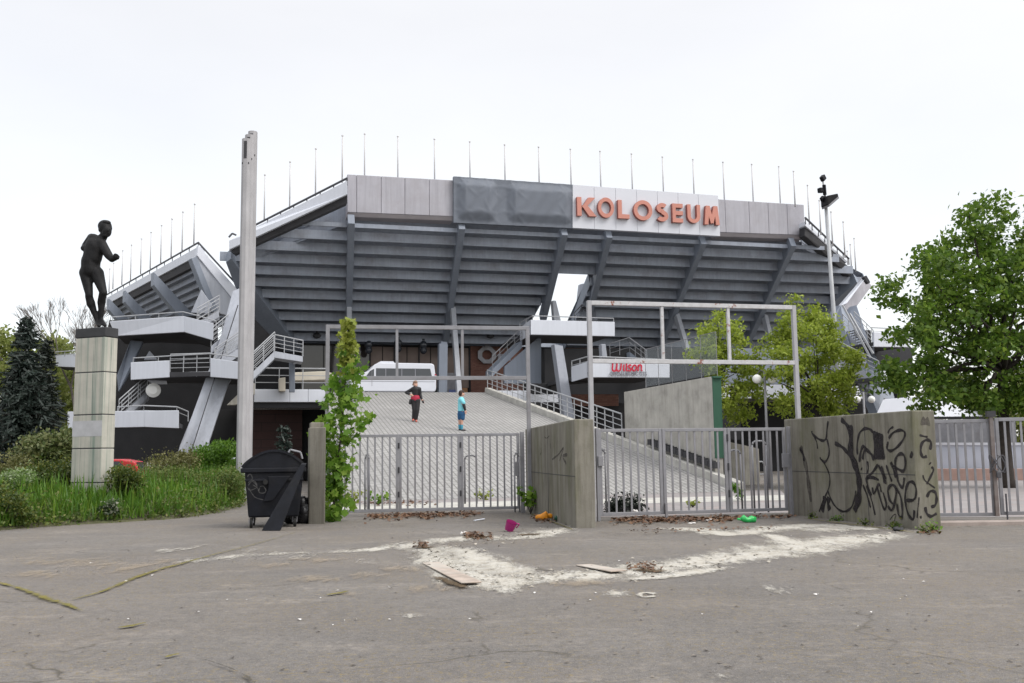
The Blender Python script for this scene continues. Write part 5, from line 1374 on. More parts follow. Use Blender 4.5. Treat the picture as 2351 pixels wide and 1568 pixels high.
# ================================================================== RIGHT YARD
a = gnd(2040, 1104); b = gnd(2520, 1102)
mb = MB(); mb.prism([a, b, lift(b, 1076), lift(a, 1076)], V*.9); o = rebase(mb.build('planter_kerb', M['pink'], None, bevel=.02), a); tag(o, 'low pink block planter wall across the yard behind the right gate', 'planter')
a2 = a+V*1.2; b2_ = b+V*1.2
mb = MB(); mb.prism([Vector((p[0], p[1], 0)) for p in (a2, b2_)]+[lift(b2_, 1022), lift(a2, 1022)], V*.25); pw = thing('yard_wall', a2, 'pale blue painted yard wall with a white coping behind the right gate', 'wall'); mb.build('wall_body', M['bluegrey'], pw, bevel=.02)
mb = MB(); mb.prism([lift(a2, 1022)-V*.06, lift(b2_, 1022)-V*.06, lift(b2_, 1016)-V*.06, lift(a2, 1016)-V*.06], V*.4); mb.build('coping', M['white'], pw)
# white canvas pavilion
a = at(2118, 958, 44); b = at(2262, 960, 42); 
tw = thing('pavilion', (a.x, a.y, 0), 'white canvas pavilion roof behind the far right gate under the dark tree', 'pavilion')
q = [at(2100, 958, 44), at(2256, 958, 42), at(2254, 934, 42), at(2222, 914, 43.5), at(2120, 908, 45)]
mb = MB(); mb.prism(q, V*3); mb.build('canvas', M['tent'], tw, bevel=.05)
mb = MB(); mb.prism([at(2100, 956, 43.9), at(2258, 957, 41.9), at(2258, 962, 41.9), at(2100, 962, 43.9)], V*.1); mb.build('edge', M['soffit'], tw)
for u, D_ in ((2125, 44.4), (2191, 43.2), (2250, 42.4)):
    p = at(u, 960, D_); mb = MB(); mb.tube(Vector((p.x, p.y, 0)), p, .05); mb.build('post', M['gate'], tw)
slab2 = MB(); p = at(2140, 966, 47); q_ = at(2330, 966, 46); slab2.prism([Vector((p.x, p.y, 0)), Vector((q_.x, q_.y, 0)), q_, p], V*.3); o = rebase(slab2.build('shed_wall', M['gate'], None), (p.x, p.y, 0)); tag(o, 'grey shed wall in the shade under the white pavilion', 'shed')
# lamps
def globe_lamp(label, pu, top_v, D, globes, group='globe lamps by the stadium'):
    p = at(pu, top_v, D); z = p.z; t = thing('globe_lamp', (p.x, p.y, 0), label, 'street lamp', group)
    mb = MB(); mb.tube(Vector((p.x, p.y, 0)), p, .07, .045, 10); mb.build('post', M['gate'], t, True)
    for u, v, r in globes:
        q = at(u, v, D); mb = MB(); mb.sphere(q, r, n=20, m=14); mb.build('globe', M['globe'], t, True)
        mb = MB(); mb.path([Vector((p.x, p.y, q.z+r*1.5)), Vector(((p.x+q.x)/2, p.y, q.z+r*1.9)), Vector((q.x, q.y, q.z+r*.95))], .025); mb.build('arm', M['raild'], t)
globe_lamp('twin globe lamp post just left of the rusty frame post, partly in leaves', 1754, 852, 38.4, [(1737, 870, .18), (1772, 870, .18)])
globe_lamp('twin globe lamp post right of the light green trees, above the graffiti wall', 1981, 900, 44, [(1967, 917, .16), (2000, 917, .16)])
# floodlight mast
D_ = 47; p = at(1890, 425, D_); t = thing('floodlight_mast', (p.x, p.y, 0), 'tall slim grey mast with black floodlights and loudspeakers at the top right of the stadium', 'mast')
base = Vector((at(1912, 700, D_).x, at(1912, 700, D_).y, 0)); tp_ = at(1894, 455, D_); bs = tp_+(at(1914, 728, D_)-tp_)*2.4
mb = MB(); mb.tube(bs, tp_, .14, .08, 10); mb.tube(tp_, at(1888, 412, D_), .05, .04, 8); mb.build('pole', M['rail'], t, True)
for (u0, v0, u1, v1, w_, h_) in ((1886, 404, 1891, 414, .2, .28), (1879, 437, 1889, 437, .24, .24), (1891, 424, 1893, 448, .16, .2), (1885, 452, 1890, 462, .14, .25)):
    mb = MB(); mb.bar(at(u0, v0, D_-.2), at(u1, v1, D_-.1), w_, h_); mb.build('floodlight', M['black'], t, bevel=.03)
mb = MB(); mb.prism([at(1899, 449, D_-.5), at(1923, 444, D_-.5), at(1926, 455, D_-.5), at(1904, 474, D_-.5), at(1900, 468, D_-.5)], V*.6); fl = mb.build('floodlight', M['black'], t, bevel=.03)
mb = MB(); mb.prism([at(1904, 474, D_-.52), at(1926, 455, D_-.52), at(1924, 451, D_-.52), at(1902, 470, D_-.52)], V*.62); mb.build('lens', M['gate'], fl)

# ================================================================== PEOPLE
def person_pt(D):
    def f(x, y, d=0.): return at(898.4+x*.09895, 849.4+y*.09895, D+d)
    return f, .09895*D/2250
wf_ = rpt(954, 968); DW = wf_.y; P, K = person_pt(DW)
t = thing('person', wf_, 'person in a black tracksuit with a red waistband standing on the ramp, hand on hip', 'person')
def fig(prims, name, mat, parent, vox, K, sm=2):
    mb = MB()
    for a_, b_, r0, r1 in prims: mb.cap(a_, b_, r0*K, r1*K)
    return fuse(mb, name, mat, parent, vox, sm)
def hand(P, K, wx, wy, dx, dy, d):
    """palm and five fingers as capsules from the wrist (wx,wy) pointing along (dx,dy)"""
    l = math.hypot(dx, dy); ux, uy = dx/l, dy/l; px_, py_ = -uy, ux; out = []
    out.append((P(wx, wy, d), P(wx+ux*45, wy+uy*45, d), 19, 21))
    for k, (o, L) in enumerate(((-17, 34), (-6, 42), (5, 40), (15, 30))):
        x0, y0 = wx+ux*52+px_*o, wy+uy*52+py_*o
        out.append((P(x0, y0, d), P(x0+ux*L*.5, y0+uy*L*.5, d-.01), 6.5, 6)); out.append((P(x0+ux*L*.5, y0+uy*L*.5, d-.01), P(x0+ux*L*.9, y0+uy*L*.9, d-.03), 6, 5))
    out.append((P(wx+ux*14-px_*16, wy+uy*14-py_*16, d), P(wx+ux*40-px_*36, wy+uy*40-py_*36, d-.03), 8, 6))
    return out
body = [(P(556, 315), P(556, 345, -.02), 50, 46), (P(560, 350, -.02), P(562, 385, -.04), 40, 30), (P(558, 370), P(556, 430), 30, 34),
        (P(500, 445), P(620, 440), 46, 46), (P(555, 460), P(552, 640), 74, 66), (P(530, 700), P(580, 700), 72, 72),
        (P(490, 445), P(350, 520, .02), 38, 26), (P(350, 520, .02), P(440, 575, -.08), 26, 20), (P(645, 440), P(668, 570, .02), 36, 26), (P(668, 570, .02), P(705, 690, -.05), 26, 19),
        (P(525, 720), P(535, 930, -.04), 62, 42), (P(535, 930, -.04), P(512, 1130, .04), 42, 26), (P(595, 720), P(592, 930, -.06), 62, 42), (P(592, 930, -.06), P(566, 1150, .0), 42, 26),
        (P(562, 345, -.09), P(562, 352, -.10), 9, 11), (P(548, 328, -.075), P(572, 328, -.075), 8, 8), (P(510, 345), P(510, 355), 9, 8), (P(605, 345), P(605, 355), 9, 8)]
body += hand(P, K, 445, 575, 60, 30, -.12)+hand(P, K, 708, 695, 25, 45, -.06)
fig(body, 'body', M['skin'], t, .012, K, 2)
fig([(P(548, 300, .03), P(552, 330, .03), 57, 54), (P(515, 330, .05), P(500, 345, .06), 30, 20), (P(560, 285, -.02), P(560, 290, -.03), 46, 44)], 'hair', M['hair_g'], t, .02, K)
fig([(P(500, 445), P(618, 440), 55, 55), (P(555, 450), P(555, 600), 88, 74), (P(490, 445), P(345, 520, .02), 46, 36), (P(345, 520, .02), P(425, 565, -.06), 36, 28), (P(648, 440), P(668, 570, .02), 46, 36), (P(668, 570, .02), P(700, 675, -.04), 36, 28), (P(558, 390, -.0), P(558, 420), 42, 50)], 'jacket', M['jacket'], t, .016, K)
fig([(P(525, 650), P(585, 650), 80, 80), (P(555, 625), P(555, 680), 84, 86)], 'waistband', M['red'], t, .018, K)
fig([(P(525, 715), P(590, 715), 80, 80), (P(522, 740), P(533, 930, -.04), 72, 55), (P(533, 930, -.04), P(512, 1135, .04), 55, 42), (P(597, 740), P(595, 930, -.06), 72, 55), (P(595, 930, -.06), P(567, 1140, .0), 55, 42)], 'trousers', M['trouser'], t, .018, K)
fig([(P(440, 700, -.05), P(432, 770, -.05), 30, 34)], 'belt_pouch', M['jacket'], t, .02, K)
for (x, y, x2, y2) in ((512, 1150, 500, 1165), (572, 1165, 580, 1190)):
    fig([(P(x, y, .04), P(x2, y2, -.16), 28, 24)], 'shoe', M['shoe'], t, .014, K)
o = thing('glove', P(735, 735), 'small black item held in the hand of the person in the tracksuit', 'item'); fig([(P(728, 720, -.08), P(738, 755, -.09), 24, 22)], 'wrap', M['jacket'], o, .014, K)
# boy
bf = rpt(1060, 988); DB = bf.y; P, K = person_pt(DB)
t = thing('person', bf, 'person in a cyan shirt, blue shorts and blue socks standing sideways on the ramp', 'person')
body = [(P(1628, 535), P(1632, 560), 52, 48), (P(1650, 560, 0), P(1655, 580, 0), 38, 30), (P(1690, 560), P(1695, 568), 10, 11), (P(1620, 575), P(1620, 640), 32, 36), (P(1615, 680), P(1615, 940), 62, 60),
        (P(1615, 690, -.16), P(1665, 800, -.20), 38, 30), (P(1665, 800, -.2), P(1708, 930, -.2), 28, 21), (P(1615, 690, .16), P(1655, 800, .2), 38, 30), (P(1655, 800, .2), P(1690, 920, .2), 28, 21),
        (P(1590, 1000), P(1580, 1160), 52, 34), (P(1580, 1160), P(1582, 1370), 34, 22), (P(1640, 1000, -.08), P(1632, 1160, -.1), 52, 34), (P(1632, 1160, -.1), P(1628, 1380, -.1), 34, 22), (P(1615, 960), P(1615, 1000), 66, 66), (P(1640, 570, -.14), P(1640, 580, -.14), 11, 10)]
body += hand(P, K, 1708, 935, 8, 40, -.2)+hand(P, K, 1690, 925, 8, 40, .2)
fig(body, 'body', M['skin'], t, .012, K)
fig([(P(1612, 525), P(1608, 560), 60, 56), (P(1640, 508), P(1660, 515), 48, 34)], 'hair', M['hair_b'], t, .018, K)
fig([(P(1618, 655), P(1618, 700), 50, 74), (P(1618, 700), P(1616, 940), 78, 78), (P(1615, 690, -.17), P(1672, 760, -.2), 50, 48), (P(1615, 690, .17), P(1660, 765, .2), 50, 48)], 'shirt', M['cyan'], t, .016, K)
fig([(P(1672, 790, -.2), P(1690, 850, -.21), 38, 34), (P(1690, 850, -.21), P(1706, 925, -.2), 34, 28)], 'sleeve', M['jacket'], t, .014, K)
fig([(P(1616, 975), P(1616, 1020), 80, 82), (P(1592, 1020), P(1588, 1120), 66, 54), (P(1646, 1020, -.08), P(1648, 1120, -.1), 66, 54)], 'shorts', M['navy'], t, .016, K)
fig([(P(1581, 1285), P(1583, 1360), 34, 28)], 'sock', M['sock'], t, .012, K); fig([(P(1630, 1290, -.1), P(1629, 1365, -.1), 34, 28)], 'sock', M['sock'], t, .012, K)
fig([(P(1580, 1385), P(1620, 1388, 0), 28, 22)], 'shoe', M['shoed'], t, .012, K); fig([(P(1632, 1395, -.1), P(1705, 1400, -.12), 28, 20)], 'shoe', M['shoed'], t, .012, K)

# ================================================================== TREES AND PLANTS
tree('deciduous_tree', 'large dark green tree with a thick dark trunk at the right edge', [(2225, 490), (2255, 470), (2290, 455), (2330, 468), (2345, 520), (2420, 600), (2480, 740), (2470, 900), (2400, 960), (2330, 935), (2260, 950), (2190, 925), (2120, 940), (2085, 905), (2020, 885), (2025, 845), (2090, 830), (2095, 790), (2020, 765), (2035, 740), (2100, 725), (2105, 690), (2040, 700), (2020, 660), (2060, 650), (2120, 690), (2140, 650), (2100, 600), (2125, 580), (2170, 590), (2165, 560), (2200, 545), (2205, 510)],
     36, 3.0, 275, .54, 92, .19, M['lf_dark'], (2318, 1190), (2300, 860), .24, base_z=0, nl=26)
LG = 'light green trees in front of the stadium'
tree('deciduous_tree', 'slim light green tree beside the green end board of the concrete wall', [(1622, 722), (1650, 707), (1680, 720), (1690, 760), (1722, 800), (1760, 850), (1762, 900), (1745, 955), (1700, 980), (1668, 960), (1655, 890), (1590, 840), (1572, 860), (1600, 790), (1612, 750)],
     40, 1.4, 74, .36, 110, .135, M['lf_light'], (1650, 1100), (1650, 900), .09, LG, 0)
tree('deciduous_tree', 'broad light green tree right of the rusty white sign frame post', [(1820, 668), (1843, 682), (1875, 690), (1885, 735), (1930, 738), (1962, 772), (1970, 830), (1950, 870), (1962, 905), (1930, 948), (1860, 955), (1810, 958), (1775, 930), (1780, 885), (1740, 850), (1735, 800), (1765, 775), (1800, 740), (1812, 700)],
     39, 1.9, 128, .38, 115, .135, M['lf_light'], (1872, 1100), (1875, 925), .11, LG, 0, nl=22)
# conifers
def spruce(label, top, base_v, D, hw_px, lm, nwh, group='dark spruces at the left edge'):
    p = at(top[0], top[1], D); b = Vector((p.x, p.y, 0)); H = p.z; R = hw_px*D/2250
    t = thing('spruce_tree', b, label, 'tree', group)
    mb = MB(); mb.tube(b, p, .16, .01, 8); mb.build('trunk', M['bark'], t, True)
    P = []; AX = []; br = MB()
    for k in range(nwh):
        f = (k+.5)/nwh; z = H*(.06+.94*f); rr_ = R*(1-f)**.82*random.uniform(.8, 1.12)+.06
        n = int(7+8*(1-f)); a0 = random.random()*6.28
        for j in range(n):
            an = a0+2*PI*j/n+random.uniform(-.25, .25); L = rr_*random.uniform(.72, 1.1); dr = -.28*L if f < .8 else .25*L
            d = Vector((math.cos(an), math.sin(an), 0)); o = Vector((b.x, b.y, z)); e = o+d*L+UP*dr
            br.tube(o, e, .02, .006, 4, False)
            m = max(6, int(L*30))
            for q in range(m):
                s = random.uniform(.12, 1); w = (1-s)*.20+.04; c = o.lerp(e, s)+UP*(.10*L*s*s)
                P.append(c+d.cross(UP)*random.uniform(-w, w)*1.6+UP*random.uniform(-.10, .03)); AX.append(d+d.cross(UP)*random.uniform(-.9, .9)+UP*random.uniform(-.5, .2))
    br.build('branches', M['bark'], t)
    leaf_obj('needles', np.array([tuple(q) for q in P]), .30, lm, t, shape='needle', axis=np.array([tuple(q) for q in AX]))
spruce('blue grey spruce with a pointed top at the left edge', (62, 728), 1045, 40, 118, M['lf_spruce'], 36)
spruce('smaller dark green spruce between the blue spruce and the statue plinth', (107, 780), 1045, 43, 78, M['lf_spruce2'], 30)
p_ = at(653, 975, 46); 
spruce('little dark spruce in front of the red brown wall right of the pylon', (653, 978), 1060, 36, 22, M['lf_spruce'], 10, 'dark spruces at the left edge')
# bare tree
def bare(label, bpx, D, H, spread, seed):
    rnd = random.Random(seed); b = at(bpx[0], bpx[1], D); b.z = 0; t = thing('bare_tree', b, label, 'tree'); mb = MB()
    def grow(p, d, L, r, lv):
        e = p+d*L; mb.tube(p, e, r, r*.68, 5, False)
        if lv == 0: return
        for k in range(rnd.choice((2, 3, 3))):
            nd_ = (d+Vector((rnd.uniform(-1, 1), rnd.uniform(-1, 1), rnd.uniform(-.1, .6)))*spread).normalized(); grow(p.lerp(e, rnd.uniform(.7, 1)), nd_, L*rnd.uniform(.62, .82), max(r*.6, .012), lv-1)
    grow(b, Vector((.02, 0, 1)), H*.34, .2, 7); mb.build('branches', M['barkg'], t)
bare('leafless grey tree with fine upright twigs behind the statue plinth', (178, 900), 78, 12.8, .42, 5)
# far trees
BG = 'pale green trees far behind'
for k, (lab, poly, D) in enumerate((('pale green tree behind the spruces at the left edge', [(-40, 790), (0, 770), (45, 790), (60, 850), (40, 1000), (-40, 1000)], 74),
      ('pale green tree behind the smaller spruce', [(70, 790), (110, 770), (140, 800), (150, 870), (165, 960), (80, 960)], 80),
      ('pale green tree between the bare tree and the plinth', [(125, 800), (150, 785), (180, 810), (200, 900), (190, 990), (130, 990)], 88),
      ('pale green far tree to the left of the dark tree trunk', [(2130, 880), (2180, 850), (2250, 860), (2270, 960), (2240, 1010), (2130, 1000)], 80),
      ('pale green far tree to the right of the dark tree trunk', [(2300, 880), (2360, 840), (2440, 860), (2450, 1010), (2290, 1010)], 76))):
    tree('deciduous_tree', lab, poly, D, 3, 46, 1.1, 90, .36, M['lf_bg'], ((poly[0][0]+poly[-1][0])/2+30, 1060), (sum(p[0] for p in poly)/len(poly), 900), .2, BG, 0, bark='barkg')
# planting bed: ground, grass and ground cover
edge = [(-60, 1222), (0, 1217), (80, 1211), (150, 1206), (260, 1200), (400, 1191), (470, 1182), (520, 1172), (546, 1163), (558, 1156)]
front = [gnd(u, v) for u, v in edge]
backp = [at(u, 1075, 46) for u in (600, 480, 360, 240, 120, 0, -120)]
mb = MB(); NB = 14; rows = []
for p in front:
    q = p+Vector((p.x*.42, p.y*.42, 0)) if True else p
    row = []
    for k in range(NB+1):
        s = k/NB; w = p.lerp(p*1.9, s); h = .02+.62*(1-math.exp(-s*11)) if k else .0
        row.append(Vector((w.x, w.y, h+(.05*math.sin(w.x*2.1+w.y*1.3) if k > 1 else 0))))
    rows.append(row)
def bed_z(x, y):
    # distance behind the front edge measured along the sight ray from the viewer
    an = x/y
    for p, q in zip(front, front[1:]):
        if p.x/p.y <= an <= q.x/q.y:
            f = (an-p.x/p.y)/(q.x/q.y-p.x/p.y+1e-9); yy_ = p.y+(q.y-p.y)*f; s = (y/yy_-1)/.9
            return s, (.02+.62*(1-math.exp(-max(0, s)*11)) if s > 0 else -1)
    return -1, -1
vs = [p for r_ in rows for p in r_]; n1 = NB+1
fs = [(i*n1+k, (i+1)*n1+k, (i+1)*n1+k+1, i*n1+k+1) for i in range(len(rows)-1) for k in range(NB)]
tag(MB().add(vs, fs).build('planting_bed', M['soil'], None, True), kind='structure')
# grass
def scatter_bed(n, smin, smax, dens=None):
    out = []; xs0 = front[0].x; 
    g_ = 0
    while len(out) < n and g_ < n*40:
        g_ += 1
        i = random.randrange(len(front)-1); f = random.random(); p = front[i].lerp(front[i+1], f)
        s = random.uniform(smin, smax); w = p*(1+.9*s); 
        u = proj((w.x, w.y, 0))[0]
        if dens and random.random() > dens(u, s, w): continue
        out.append((w.x, w.y, .02+.62*(1-math.exp(-s*11))))
    return np.array(out)
def patch(w, sc, th): 
    return math.sin(w.x*sc+1.3)+math.sin(w.y*sc*1.7+w.x*.6)+math.sin((w.x+w.y)*sc*.7+2) > th
def grassdens(u, s, w): return (.95 if patch(w, 1.1, -.4) else .4)*(1.0 if s < .35 else .5)
P0 = scatter_bed(19000, .005, .75, grassdens); n = len(P0)
h = (RNG.uniform(.10, .36, n)+.28*(RNG.random(n) > .86))*np.clip(.55+(np.linalg.norm(P0[:, :2], axis=1)-20)/9, .5, 1.15); an = RNG.uniform(0, 6.28, n); ln = RNG.uniform(.05, .22, n); w_ = RNG.uniform(.012, .026, n)
dx, dy = np.cos(an), np.sin(an)
b0 = P0+np.stack([-dy*w_, dx*w_, np.zeros(n)], 1); b1_ = P0-np.stack([-dy*w_, dx*w_, np.zeros(n)], 1)
m0 = P0+np.stack([dx*ln*.35-dy*w_*.8, dy*ln*.35+dx*w_*.8, h*.6], 1); m1_ = P0+np.stack([dx*ln*.35+dy*w_*.8, dy*ln*.35-dx*w_*.8, h*.6], 1); tt = P0+np.stack([dx*ln, dy*ln, h], 1)
vv = np.stack([b0, b1_, m1_, m0, tt], 1).reshape(-1, 3); k5 = np.arange(n)[:, None]*5
me = bpy.data.meshes.new('grass'); me.from_pydata(vv.tolist(), [], np.concatenate([k5+np.array([0, 1, 2, 3])]).tolist()+(k5+np.array([3, 2, 4])).tolist()); me.materials.append(M['lf_grass'])
o = bpy.data.objects.new('grass', me); COL.objects.link(o); tag(o, kind='stuff')
# low woody ground cover
def coverdens(u, s, w): return (.15 if patch(w, 1.1, -.1) else .95)
PC = scatter_bed(400, .02, .8, coverdens); cl = [Vector(p)+UP*random.uniform(.02, .28) for p in PC]
o = leaf_obj('ground_cover', clump_points(cl, .42, 46), .075, M['lf_cover'], None, flat=.5); tag(o, kind='stuff')
PC = scatter_bed(120, -.002, .03); o = leaf_obj('weeds', clump_points([Vector(p)+UP*.05 for p in PC], .26, 26), .07, M['lf_cover'], None, flat=.6); tag(o, kind='stuff')
# shrubs
shrub('shrub', 'dark rounded evergreen shrub directly left of the statue plinth', [(68, 1110), (72, 1085), (95, 1073), (130, 1070), (160, 1076), (164, 1115), (120, 1132), (85, 1130)], 27, 1.0, 60, .34, 150, .075, M['lf_yew'])
shrub('shrub', 'dark evergreen shrub directly right of the statue plinth', [(262, 1082), (285, 1078), (305, 1088), (312, 1105), (298, 1120), (262, 1118)], 25.5, .6, 30, .24, 130, .06, M['lf_yew'])
shrub('shrub', 'bright green bushy shrub left of the pylon foot', [(438, 1075), (442, 1050), (465, 1030), (500, 1020), (535, 1025), (545, 1052), (545, 1085), (450, 1088)], 36, 1.3, 60, .38, 150, .09, M['lf_bright'])
shrub('shrub', 'olive brown twiggy shrub between the red car and the bright green bush', [(345, 1092), (348, 1062), (375, 1050), (420, 1036), (440, 1050), (430, 1090), (380, 1105)], 33, 1.2, 46, .42, 130, .07, M['lf_olive'])
shrub('shrub', 'sprawling pale leaved rhododendron below the spruces', [(40, 1052), (60, 1022), (98, 1003), (150, 995), (172, 1012), (170, 1052), (100, 1058)], 37, 1.2, 54, .4, 100, .13, M['lf_rhodo'])
shrub('shrub', 'yellow green shrub clump behind the plinth at the hedge', [(-20, 1062), (30, 1052), (60, 1058), (60, 1100), (-20, 1110)], 30, 1.2, 34, .4, 110, .07, M['lf_olive'])
shrub('shrub', 'low dull green hedge right of the plinth in front of the cars', [(325, 1092), (420, 1084), (548, 1090), (552, 1120), (430, 1128), (330, 1122)], 29.5, 1.3, 90, .38, 120, .065, M['lf_cover'])
shrub('shrub', 'leafy dark green shrub at the far left front of the bed', [(-50, 1130), (10, 1120), (50, 1150), (60, 1195), (-50, 1205)], 22.0, .6, 34, .26, 130, .06, M['lf_yew'])
shrub('flowering_shrub', 'white flowering weed clump left of the evergreen shrub', [(-5, 1105), (20, 1085), (60, 1080), (70, 1115), (20, 1130)], 25, .5, 22, .22, 90, .06, leafmat('lf_umbel', (.10, .18, .03), (.22, .30, .12), (.5, .55, .42), .3))
shrub('weed_clump', 'small dark leaved weed with pale flowers at the bed edge', [(228, 1168), (245, 1150), (270, 1150), (280, 1172), (250, 1182)], 23.6, .25, 14, .12, 60, .06, leafmat('lf_paleflower', (.03, .06, .02), (.06, .10, .03), (.6, .58, .5), .3))
# sapling growing at the left gate
D_ = 23.0; bp = gnd(766, 1198); t = thing('sapling', bp, 'tall narrow leafy sapling growing in front of the left gate post', 'sapling')
axis = [(765, 1198), (768, 1130), (778, 1040), (786, 960), (792, 880), (797, 800), (800, 735)]
hw = [(1198, 18), (1170, 30), (1120, 26), (1080, 38), (1040, 48), (1000, 46), (960, 58), (915, 52), (880, 42), (850, 40), (820, 26), (790, 16), (760, 10), (735, 4)]
def interp(v, tab):
    for (v0, w0), (v1, w1) in zip(tab, tab[1:]):
        if v1 <= v <= v0: return w0+(w1-w0)*(v0-v)/(v0-v1+1e-9)
    return tab[-1][1]
def axu(v):
    for (u0, v0), (u1, v1) in zip(axis, axis[1:]):
        if v1 <= v <= v0: return u0+(u1-u0)*(v0-v)/(v0-v1)
    return axis[-1][0]
low = []; top = []; twigs = MB()
for k in range(190):
    v = random.uniform(735, 1196); w = interp(v, hw); uu = axu(v)+random.uniform(-1, 1)*w*(.5+.5*random.random()); c = at(uu, v, D_-.25+random.uniform(-.5, .45)*w/58)
    (top if v < 850+random.uniform(-50, 30) else low).append(c)
    if k % 2 == 0:
        s_ = at(axu(min(1196, v+22)), min(1196, v+22), D_-.25); twigs.tube(s_, c, .007, .003, 4, False)
leaf_obj('foliage', clump_points(low, .24, 8), .15, M['lf_sap'], t, shape='lobe', flat=.35, jitter=.6); leaf_obj('young_foliage', clump_points(top, .13, 8), .12, M['lf_saptop'], t, shape='lobe', flat=.3)
mb = MB(); mb.chain([at(u, v, D_-.25) for u, v in axis], [.035, .03, .026, .02, .015, .01, .005], 7); mb.build('stem', M['bark'], t, True); twigs.build('twigs', M['bark'], t)
def weed(label, u, v, hpx, wpx, lm, nl=40, ls=.09, name='weed_clump'):
    b = gnd(u, v); t = thing(name, b, label, 'weed'); H = (hpx)*b.y/2250; W = wpx*b.y/2250; mb = MB(); P = []
    for k in range(7):
        an = random.random()*6.28; e = b+Vector((math.cos(an)*W, math.sin(an)*W*.7, H*random.uniform(.6, 1))); m = b.lerp(e, .55)+UP*H*.2; mb.chain([b, m, e], [.012, .008, .003], 5)
        for j in range(nl//7): s = random.uniform(.3, 1); P.append(tuple(b.lerp(m, s*1.6) if s < .6 else m.lerp(e, (s-.6)/.4)))
    P = np.array(P)+RNG.normal(size=(len(P), 3))*.05
    leaf_obj('leaves', P, ls, lm, t, shape='lobe', flat=.8); mb.build('stems', M['bark'], t)
weed('leafy young weed growing at the foot of the middle concrete wall', 1218, 1180, 58, 30, M['lf_sap'], 90, .13)
weed('low green weed at the foot of the left gate behind the bars', 868, 1160, 24, 28, M['lf_sap'], 80, .10); weed('small green weed clump behind the middle of the left gate', 1110, 1148, 20, 20, M['lf_saptop'], 70, .08)
weed('yellowish weed clump behind the sapling at the left gate', 805, 1162, 34, 30, M['lf_saptop'], 80, .09); weed('green weed behind the right gate under the low wall', 1705, 1150, 44, 26, M['lf_bright'], 120, .10); weed('small weed behind the middle of the right gate', 1590, 1165, 16, 14, M['lf_saptop'], 50, .07)
weed('tiny weed on the ground at the corner of the graffiti wall', 2140, 1221, 16, 12, M['lf_sap'], 50, .05)
for i_, (u_, v_) in enumerate(((1860, 1190), (1985, 1206), (2050, 1214), (2125, 1224))):
    weed(['scrubby weed tuft at the far left foot of the graffiti wall', 'scrubby weed tuft under the black loop of graffiti', 'scrubby weed tuft beside the dark stone at the wall foot', 'dry weed tuft at the right corner of the graffiti wall'][i_], u_, v_, 11, 13, M['lf_cover'], 60, .045)
weed('moss tuft at the left foot of the graffiti wall', 1922, 1196, 8, 16, M['lf_grass'], 60, .04)
mb = MB(); c = gnd(1432, 1174); mb2 = [c+Vector((random.uniform(-.38, .38), random.uniform(-.2, .2), random.uniform(.05, .28))) for _ in range(26)]
t = thing('garden_waste', c, 'dark heap of leafy garden waste behind the bars of the right gate', 'heap'); leaf_obj('leaves', clump_points(mb2, .22, 70), .07, M['lf_spruce2'], t, flat=.5); mb.sphere(c+UP*.02, .42, .25, .18); mb.build('core', M['soffit'], t)

# ================================================================== GROUND STAINS AND LITTER
ZS = [.004]
def spill(name, px, widths, mat, z=.005, n=14, cross=9, label=None, kw=1.0):
    ZS[0] += .00035; z = ZS[0]; wk = 1.0 if mat in ('moss', 'crack') else 2.0
    pts = [gnd(u, v, z) for u, v in px]; out = []; ws = []
    m = len(pts)
    for i in range(m-1):
        p0, p1, p2, p3 = pts[max(i-1, 0)], pts[i], pts[i+1], pts[min(i+2, m-1)]
        for k in range(n):
            t = k/n; out.append(.5*((2*p1)+(p2-p0)*t+(2*p0-5*p1+4*p2-p3)*t*t+(3*p1-p0-3*p2+p3)*t**3)); ws.append(widths[i]+(widths[i+1]-widths[i])*t)
    out.append(pts[-1]); ws.append(widths[-1]); N = len(out); vs = []; W = []
    for i, p in enumerate(out):
        d = (out[min(i+1, N-1)]-out[max(i-1, 0)]); d.z = 0; d.normalize(); s = Vector((-d.y, d.x, 0))
        e = min(1, min(i, N-1-i)/(N*.12))
        for j in range(cross):
            x = j/(cross-1)*2-1; q = p+s*x*ws[i]*wk; vs.append(Vector((q.x, q.y, z+.0003*i/N))); W.append((1-abs(x)**1.4*1.5)*(.35+.65*e)*.80*kw-.10)
    fs = [(i*cross+j, i*cross+j+1, (i+1)*cross+j+1, (i+1)*cross+j) for i in range(N-1) for j in range(cross-1)]
    o = MB().add(vs, fs).build(name, M[mat]); a_ = o.data.attributes.new('w', 'FLOAT', 'POINT'); a_.data.foreach_set('value', W); tag(o, kind='stuff'); return o
def blob(name, u, v, ru, rv, mat, k=.95):
    ZS[0] += .00035; z = ZS[0]; vs = [gnd(u, v, z)]; ru *= 1.5; rv *= 1.5; k *= .72; W = [k-.16]; n = 24; m = 5
    for j in range(1, m+1):
        for i in range(n):
            an = 2*PI*i/n; f = j/m; vs.append(gnd(u+ru*f*math.cos(an), v+rv*f*math.sin(an), z)); W.append((1-f**1.3*1.4)*k-.16)
    fs = [(0, 1+i, 1+(i+1) % n) for i in range(n)]+[(1+(j-1)*n+i, 1+j*n+i, 1+j*n+(i+1) % n, 1+(j-1)*n+(i+1) % n) for j in range(1, m) for i in range(n)]
    o = MB().add(vs, fs).build(name, M[mat]); a_ = o.data.attributes.new('w', 'FLOAT', 'POINT'); a_.data.foreach_set('value', W); tag(o, kind='stuff')
